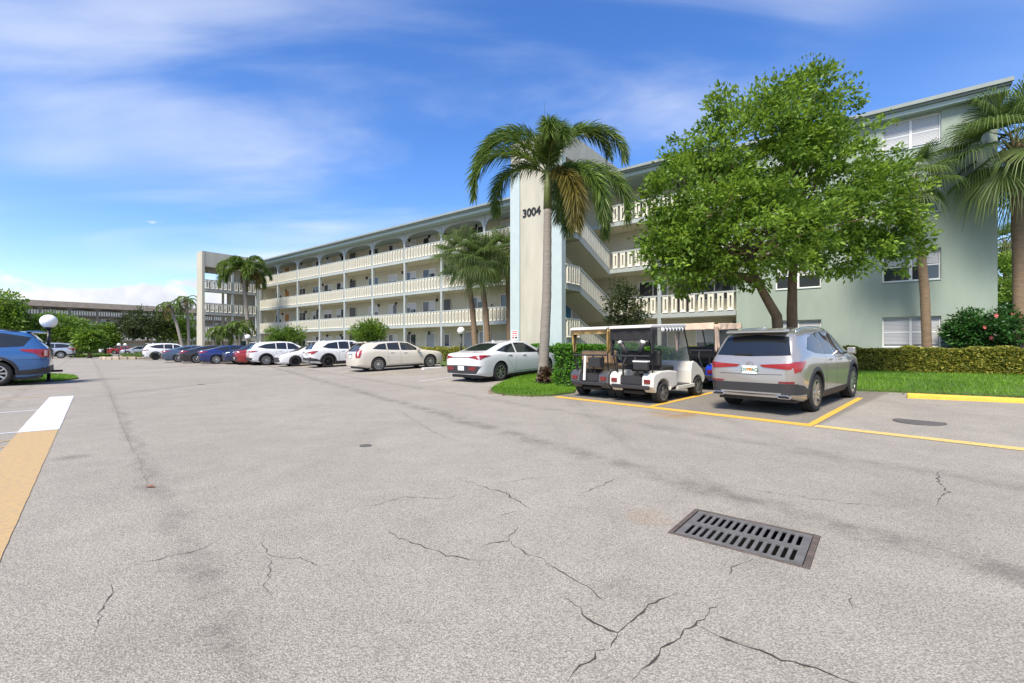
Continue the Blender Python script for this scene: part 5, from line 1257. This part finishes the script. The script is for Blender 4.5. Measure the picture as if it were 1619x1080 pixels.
for (px, py) in ((1566,534),(1600,497),(1612,500),(1574,499),(1556,517)):
    c = at(px, py, 16.1); mb = MB()
    for k in range(5):
        a = 2*math.pi*k/5; d1 = Vector((math.cos(a), -.35, math.sin(a))); d2 = Vector((math.cos(a+.55), -.35, math.sin(a+.55))); d0 = Vector((math.cos(a-.55), -.35, math.sin(a-.55)))
        mb.add([Vector((0,0,0)), d0*.06, d1*.085, d2*.06], [(0,1,2,3)])
    o = mb.build('flower', M_PINK, tb_); o.location = c-b0
for (px, py, rx, ry, lab, Y) in ((452,527,30,16,'spiky white-flowering shrub before the far balconies, behind the white SUVs',37), (583,521,25,17,'pointed-leaf shrub before the balconies above the cream estate car',31)):
    b0 = at(px,549,Y); b0.z = gz(b0.x, b0.y); tree('flowering_shrub', lab, b0, [[b0, at(px,535,Y)]], [lob(px,py+3,rx,ry,Y), lob(px,py+12,rx*.8,ry,Y)], 120, 34, .26, .40, L_FAR, 4, 'shrub', tr=.07, shell=.3, width=.22)
# beyond the right end and on the far left
for (px, py, rx, ry, Y, lab) in ((1596,440,42,40,30,'green tree beyond the right end of the building'), (1640,470,60,60,27,'green tree mass at the far right edge')):
    b0 = at(px,549,Y); b0.z = .2; tree('background_tree', lab, b0, [[b0, at(px,500,Y)]], [lob(px,py,rx,ry,Y), lob(px-10,py+50,rx*.9,ry*.9,Y)], 260, 30, .22, .5, L_TREE, 6, tr=.15)
FT = [(4,498,34,40,60,'leafy tree at the far left edge behind the blue SUV'), (84,516,44,22,64,'wide spreading tree behind the globe lamp'), (128,526,26,18,68,'round tree right of the globe lamp, before the far building'),
      (166,530,18,18,70,'small rounded tree before the middle of the far building'), (232,513,40,24,72,'broad dark tree left of the leaning palms'), (275,518,34,24,74,'bushy tree beneath the leaning palms'), (142,536,11,10,52,'bright young tree on the far grass verge')]
for (px, py, rx, ry, Y, lab) in FT:
    b0 = at(px,549,Y); b0.z = 0; tree('background_tree', lab, b0, [[b0, at(px+1,545,Y), at(px+2,min(540, py+10),Y)]], [lob(px,py,rx,ry,Y), lob(px-rx*.45,py+6,rx*.6,ry*.8,Y), lob(px+rx*.45,py+8,rx*.6,ry*.75,Y)], 230, 26, .42, .85, L_FAR if 'dark' not in lab else L_DARK, 6, tr=.22, group='trees before the far building', shell=.3)
b0 = at(262,549,80); b0.z = 0
hedge('far_hedge', 'low hedge line along the foot of the far building', [at(60,549,84).xy[:], at(300,549,104).xy[:]], 2.0, 1.2, .35, L_FAR, 90)
hedge('far_hedge', 'clipped green strip on the far verge', [at(120,549,55).xy[:], at(168,549,60).xy[:]], 1.5, .35, .22, L_FAR, 160)
# ---- palms
def strips(segs, m, name, parent, tint):
    """segs (n, k, 2, 3): ribbons of k cross sections"""
    n, k = segs.shape[:2]; V = segs.reshape(-1,3); base = (np.arange(n)*k*2)[:,None]
    F = np.concatenate([base+np.array([2*i,2*i+1,2*i+3,2*i+2])[None,:] for i in range(k-1)])
    return link(name, fast_mesh(name, V, F, np.repeat(tint, k*2)), m, parent)
def trunk(t, pts, r0, r1, m, rings=True, name='trunk'):
    pts = [Vector(p) for p in pts]; P = []; Rr = []; n = 26
    for i in range(n+1):
        u = i/n*(len(pts)-1); q = min(int(u), len(pts)-2); p = pts[q].lerp(pts[q+1], u-q); P.append(p); Rr.append((r0+(r1-r0)*i/n)*(1.05 if i % 2 and rings else 1)*(1+.35*max(0, 1-i/2.5)))
    return MB().tube(P, Rr, 14).build(name, m, t, smooth=True)
def feather_palm(name, label, base, top, nfr, flen, leaflet, m, tr, plumose=True, fronds=None, aged=0, el=(75,-20), trunk_pts=None, shaft=None, dens=62, trunkm=None, wid=.018, droopk=1.0):
    base, top = Vector(base), Vector(top); t = empty(name, base); tag(t, label, 'palm tree'); top = top-base
    trunk(t, [p-base for p in trunk_pts] if trunk_pts else [Vector((0,0,-.05)), top*.5+Vector((.05,0,0)), top], tr, tr*.72, trunkm or M_PALMB)
    if shaft: MB().tube([top-Vector((0,0,.05)), top+Vector((0,0,shaft*.5)), top+Vector((0,0,shaft))], [tr*.85,tr*.7,tr*.3], 12).build('crownshaft', mat('crownshaft_green', (.13,.16,.04), .5, var=.3, vscale=4), t, smooth=True)
    ct = top+Vector((0,0,(shaft or 0)*.8))
    if fronds: nfr = len(fronds)
    for f in range(nfr):
        az = 2.39996*f+random.uniform(-.2,.2); e = R(el[0]+(el[1]-el[0])*(f+.5)/nfr); L_ = flen*random.uniform(.88,1.08)
        if fronds: az, e, L_ = R(fronds[f][0]), R(fronds[f][1]), fronds[f][2]
        p = ct.copy(); hd = Vector((math.cos(az), math.sin(az), 0)); pts = [p.copy()]; n = 22; ang = e
        for i in range(n):
            ang -= R(6.2*droopk)*(.45+1.1*i/n)*(1.1 if e > .6 else .85); ang = max(ang, R(-88)); p = p+(hd*math.cos(ang)+Vector((0,0,math.sin(ang))))*(L_/n); pts.append(p.copy())
        mm = m if f < nfr-aged else L_PALMY
        MB().tube(pts, [.028*(1-.85*i/n)+.004 for i in range(n+1)], 5).build('rachis', mat('rachis_green', (.12,.15,.03), .5), t, smooth=True)
        A = np.array(pts); u = np.linspace(.10,.995,dens); ii = u*n; i0 = np.minimum(ii.astype(int), n-1); fr_ = (ii-i0)[:,None]
        pos = A[i0]*(1-fr_)+A[i0+1]*fr_; tan = unit(A[i0+1]-A[i0]); side = unit(np.cross(tan, np.array([0,0,1.])+np.zeros_like(tan))+1e-6); up = np.cross(side, tan)
        per = 6 if plumose else 2; S = []; T = []
        for k in range(per):
            roll = (np.linspace(-1.9,1.9,per)[k]*1.0+rng.normal(0,.25,dens)) if plumose else (np.full(dens, (1.25 if k else -1.25))+rng.normal(0,.15,dens))
            dirv = unit(side*np.sin(roll)[:,None]+up*np.cos(roll)[:,None]*(.75 if plumose else .35)+tan*(.75+.5*u[:,None]))
            ll = (leaflet*(.45+.75*np.sin(np.pi*np.clip(u*.85+.12,0,1)))*rng.uniform(.8,1.15,dens))[:,None]
            wv = unit(np.cross(dirv, rng.normal(0,1,(dens,3)))); w = wid
            c0 = pos+0; c1 = pos+dirv*ll*.5; c2 = pos+dirv*ll*.95+np.array([0,0,-1.])*ll*(.28 if plumose else .45)
            S.append(np.stack([np.stack([c0-wv*w*.5,c0+wv*w*.5],1), np.stack([c1-wv*w,c1+wv*w],1), np.stack([c2-wv*w*.12,c2+wv*w*.12],1)],1)); T.append(rng.beta(1.6,2.2,dens))
        strips(np.concatenate(S), mm, 'frond', t, np.concatenate(T))
    return t
def fan_palm(name, label, base, top, nfr, rad, m, tr, trunk_pts=None, trunkm=None, seg=46, group=None, el=(80,-62)):
    base, top = Vector(base), Vector(top); t = empty(name, base); tag(t, label, 'palm tree', group); tp = top-base
    trunk(t, [p-base for p in trunk_pts] if trunk_pts else [Vector((0,0,-.05)), tp*.5, tp], tr, tr*.85, trunkm or M_PALMR, True)
    bt = MB()
    for k in range(26):
        a = 2.4*k; z = -.75+.75*k/26; d = Vector((math.cos(a), math.sin(a), 0)); p = tp+Vector((0,0,z))+d*tr*.8; bt.tube([p, p+d*.10+Vector((0,0,.16)), p+d*.2+Vector((0,0,.34))], [.05,.035,.015], 5)
    bt.build('boots', M_PALMR, t)
    for f in range(nfr):
        az = 2.39996*f+random.uniform(-.25,.25); e = R(el[0]+(el[1]-el[0])*((f+.5)/nfr)**.9+random.uniform(-8,8)); hd = Vector((math.cos(az), math.sin(az), 0))
        d0 = hd*math.cos(e)+Vector((0,0,math.sin(e))); pl = rad*random.uniform(.40,.52); q0 = tp+d0*.05; q1 = q0+d0*pl*.55; q2 = q0+d0*pl-Vector((0,0,pl*.10))
        MB().tube([q0,q1,q2], [.022,.016,.012], 5).build('petiole', mat('petiole_green', (.14,.17,.05), .5), t)
        d1 = (d0-Vector((0,0,.25))).normalized(); sv = d1.cross(Vector((0,0,1)))
        sv = sv.normalized() if sv.length > .05 else Vector((1,0,0)); nv = sv.cross(d1)
        S = []; fl = rad*random.uniform(.52,.66)
        for k in range(seg):
            a = R(-118+236*k/(seg-1)); fold = .30*abs(math.sin(a))
            dv = (d1*math.cos(a)+sv*math.sin(a)-nv*fold*.4+nv*.05).normalized(); ln = fl*(1-.22*abs(a)/2.1)*random.uniform(.9,1.08)
            wv = dv.cross(nv).normalized()*(1 if k % 2 else .9); w0, w1 = .005, .016*rad/2.0
            c0 = q2; c1 = q2+dv*ln*.52; c2 = q2+dv*ln*.80-Vector((0,0,ln*.10)); c3 = q2+dv*ln*.97-Vector((0,0,ln*(.34+.2*random.random())))
            tw = nv*.012*(1 if k % 2 else -1)
            S.append([[c0-wv*w0,c0+wv*w0],[c1-wv*w1+tw,c1+wv*w1-tw],[c2-wv*w1*.7,c2+wv*w1*.7],[c3-wv*.003,c3+wv*.003]])
        S = np.array([[[list(v) for v in pr] for pr in sg_] for sg_ in S]); strips(S, m if f < nfr-3 else L_PALMY if random.random() < .4 else m, 'fan_leaf', t, rng.beta(1.6,2.,len(S))*.6+.4*random.random())
    return t
b0 = G(857,606); b0 = Vector(at(858,549,14.4)); b0.z = gz(b0.x, b0.y)+.05
feather_palm('foxtail_palm', 'tall foxtail palm with bushy drooping fronds in front of the stair tower', b0, at(866,328,14.4), 13, 2.75, .56, L_PALM, .165, True, [(176,72,3.3),(181,50,3.4),(150,40,2.9),(3,80,3.7),(350,20,3.5),(8,6,3.1),(268,89,2.4),(80,84,3.2),(285,88,2.2),(75,30,2.8),(170,88,3.2),(60,10,2.6),(10,88,3.2),(325,8,3.0),(300,-6,2.8)], 1, shaft=1.3, dens=92, wid=.0145, droopk=1.12)
b0 = at(394,549,46); b0.z = gz(b0.x, b0.y)
feather_palm('queen_palm', 'feathery palm before the pale stair wing', b0, at(386,432,46), 15, 3.0, .62, L_PALM, .20, True, None, 2, (80,-10), trunk_pts=[b0, at(391,500,46), at(387,460,46), at(386,432,46)], shaft=.5, dens=44, wid=.035)
for i, (px, lab) in enumerate(((350,'short feathery palm on the left before the stair wing'), (378,'short feathery palm on the right before the stair wing'))):
    b0 = at(px,549,43.5); b0.z = gz(b0.x, b0.y); feather_palm('pygmy_palm', lab, b0, at(px, 527 if i == 0 else 519, 43.5), 15, 1.75, .42, L_PALM, .13, False, None, 0, (75,-15), dens=40, wid=.03, shaft=.2)
for (xb, xt, ym, xc, yc, Y, lab) in ((753,740,440,733,392,27,'leftmost of the three fan palms before the balconies'), (773,761,440,760,402,26.6,'middle of the three fan palms before the balconies'), (805,803,432,795,392,27.4,'rightmost of the three fan palms, against the stair tower')):
    b0 = at(xb,549,Y); b0.z = gz(b0.x, b0.y); fan_palm('fan_palm', lab, b0, at(xc,yc+10,Y), 32, 2.0, L_SABAL, .17, [b0, at((xb+xt)/2+1,495,Y), at(xt,ym,Y), at(xc,yc+10,Y)], group='fan palms before the balconies')
b0 = at(1612,549,16.3); b0.z = .3
fan_palm('fan_palm', 'tall fan palm cut off by the right edge of the photo', b0, at(1605,225,16.3), 30, 2.7, L_SABAL, .19, [b0, at(1612,420,16.3), at(1608,300,16.3), at(1605,225,16.3)], seg=58)
b0 = at(1467,549,17.2); b0.z = .3
fan_palm('fan_palm', 'slender fan palm rising behind the big leafy tree near the sage wall', b0, at(1438,285,16.6), 18, 1.6, L_SABAL, .15, [b0, at(1462,460,17.1), at(1455,390,17.0), at(1438,285,16.6)])
b0 = at(1592,549,32); b0.z = .2
fan_palm('fan_palm', 'background fan palm past the right end of the building', b0, at(1590,385,32), 24, 2.4, L_SABAL, .18)
for (xb, xt, yt, Y, lab) in ((292,268,483,70,'leaning palm on the left before the far building'), (300,295,474,72,'slim straight palm beside the leaning palm before the far building')):
    b0 = at(xb,549,Y); b0.z = 0; feather_palm('far_palm', lab, b0, at(xt,yt,Y), 11, 2.6, .5, L_PALM, .22, False, None, 2, (70,-25), dens=26, wid=.05, trunk_pts=[b0, at((xb+xt)/2,515,Y), at(xt,yt,Y)], droopk=1.2)
# little croton at the palm foot
b0 = Vector(at(861,549,13.9)); b0.z = gz(b0.x, b0.y)+.04
tree('croton_plant', 'small dark reddish plant at the foot of the foxtail palm', b0, [[b0, b0+Vector((0,0,.15))]], [(b0+Vector((0,0,.28)), (.2,.2,.24))], 24, 22, .12, .10, leafmat('croton_leaf', (.03,.015,.012), (.13,.08,.03), .2), 2, 'plant', tr=.02, shell=.2)
# ------------------------------------------------------------------ street furniture
M_GLOBE = mat('white_globe', (.82,.82,.80), .25, spec=.5)
def lamp(P, zc, r, label):
    P = Vector(P); P.z = gz(P.x, P.y) if P.z == 0 else P.z; t = empty('globe_lamp', P); tag(t, label, 'lamp', 'globe lamps'); h = zc-P.z
    MB().tube([(0,0,-.02),(0,0,h-r*.9)], .05, 12).build('pole', M_BLACK, t, smooth=True); MB().lathe([(.12,0),(.12,.05),(.06,.09)], 16).build('base', M_BLACK, t)
    MB().lathe([(.10,h-r*1.12),(.11,h-r*.95),(.07,h-r*.8)], 16).build('collar', M_BLACK, t)
    MB().lathe([(.001,h-r)]+[(r*math.cos(R(a)), h+r*math.sin(R(a))) for a in range(-80,81,8)]+[(.001,h+r)], 24).build('globe', M_GLOBE, t, smooth=True)
for (px, py, Y, r, lab) in ((77,508,16.5,.24,'white globe lamp on a black post behind the blue SUV'), (729,523,27,.225,'white globe lamp behind the white fastback sedan'), (392,533,40,.225,'white globe lamp before the blue doors of the stair wing'),
                            (188,545,60,.2,'left of two distant globe lamps by the red car'), (198,545,66,.2,'right of two distant globe lamps by the red car')):
    c = at(px, py, Y); lamp((c.x, c.y, 0), c.z, r, lab)
# ringed flower bed
fbP = G(214,567.5); M_STONE = mat('edging_stone', (.42,.35,.26), .9, var=.3, vscale=2, bump=.5, bscale=6)
bed = empty('flower_bed', fbP); tag(bed, 'low stone-edged planting bed at the end of the far row', 'flower bed')
MB().lathe([(0,.16),(2.2,.12),(2.6,.0)], 24).build('soil', mat('mulch', (.12,.08,.05), .95, var=.3), bed)
for k in range(26):
    a = 2*math.pi*k/26; o = MB().box(-.30,.30,-.2,.2,-.05,.22+.06*random.random()).build('stone', M_STONE, bed, bevel=.06); o.location = (2.65*math.cos(a), 2.65*math.sin(a), 0); o.rotation_euler = (0,0,a+math.pi/2+random.uniform(-.2,.2))
P, D, tone, cc = clumps([(Vector((0,0,.35)), (1.6,1.6,.35))], 40, 20, .3, .2); leaves('plants', P, D, .22, L_FAR, bed, .3, tone)
# parking notice far left
sgn = MB().box(-.3,.3,-.02,.02,1.0,1.6).build('orange_sign', mat('orange_sign_paint', (.8,.33,.04), .5)); sgn.location = (at(125,549,53).x, 53, 0); tag(sgn, 'small orange sign on a post on the far verge', 'sign')
MB().tube([(0,0,0),(0,0,1.0)], .03, 6).build('post', M_BLACK, sgn)
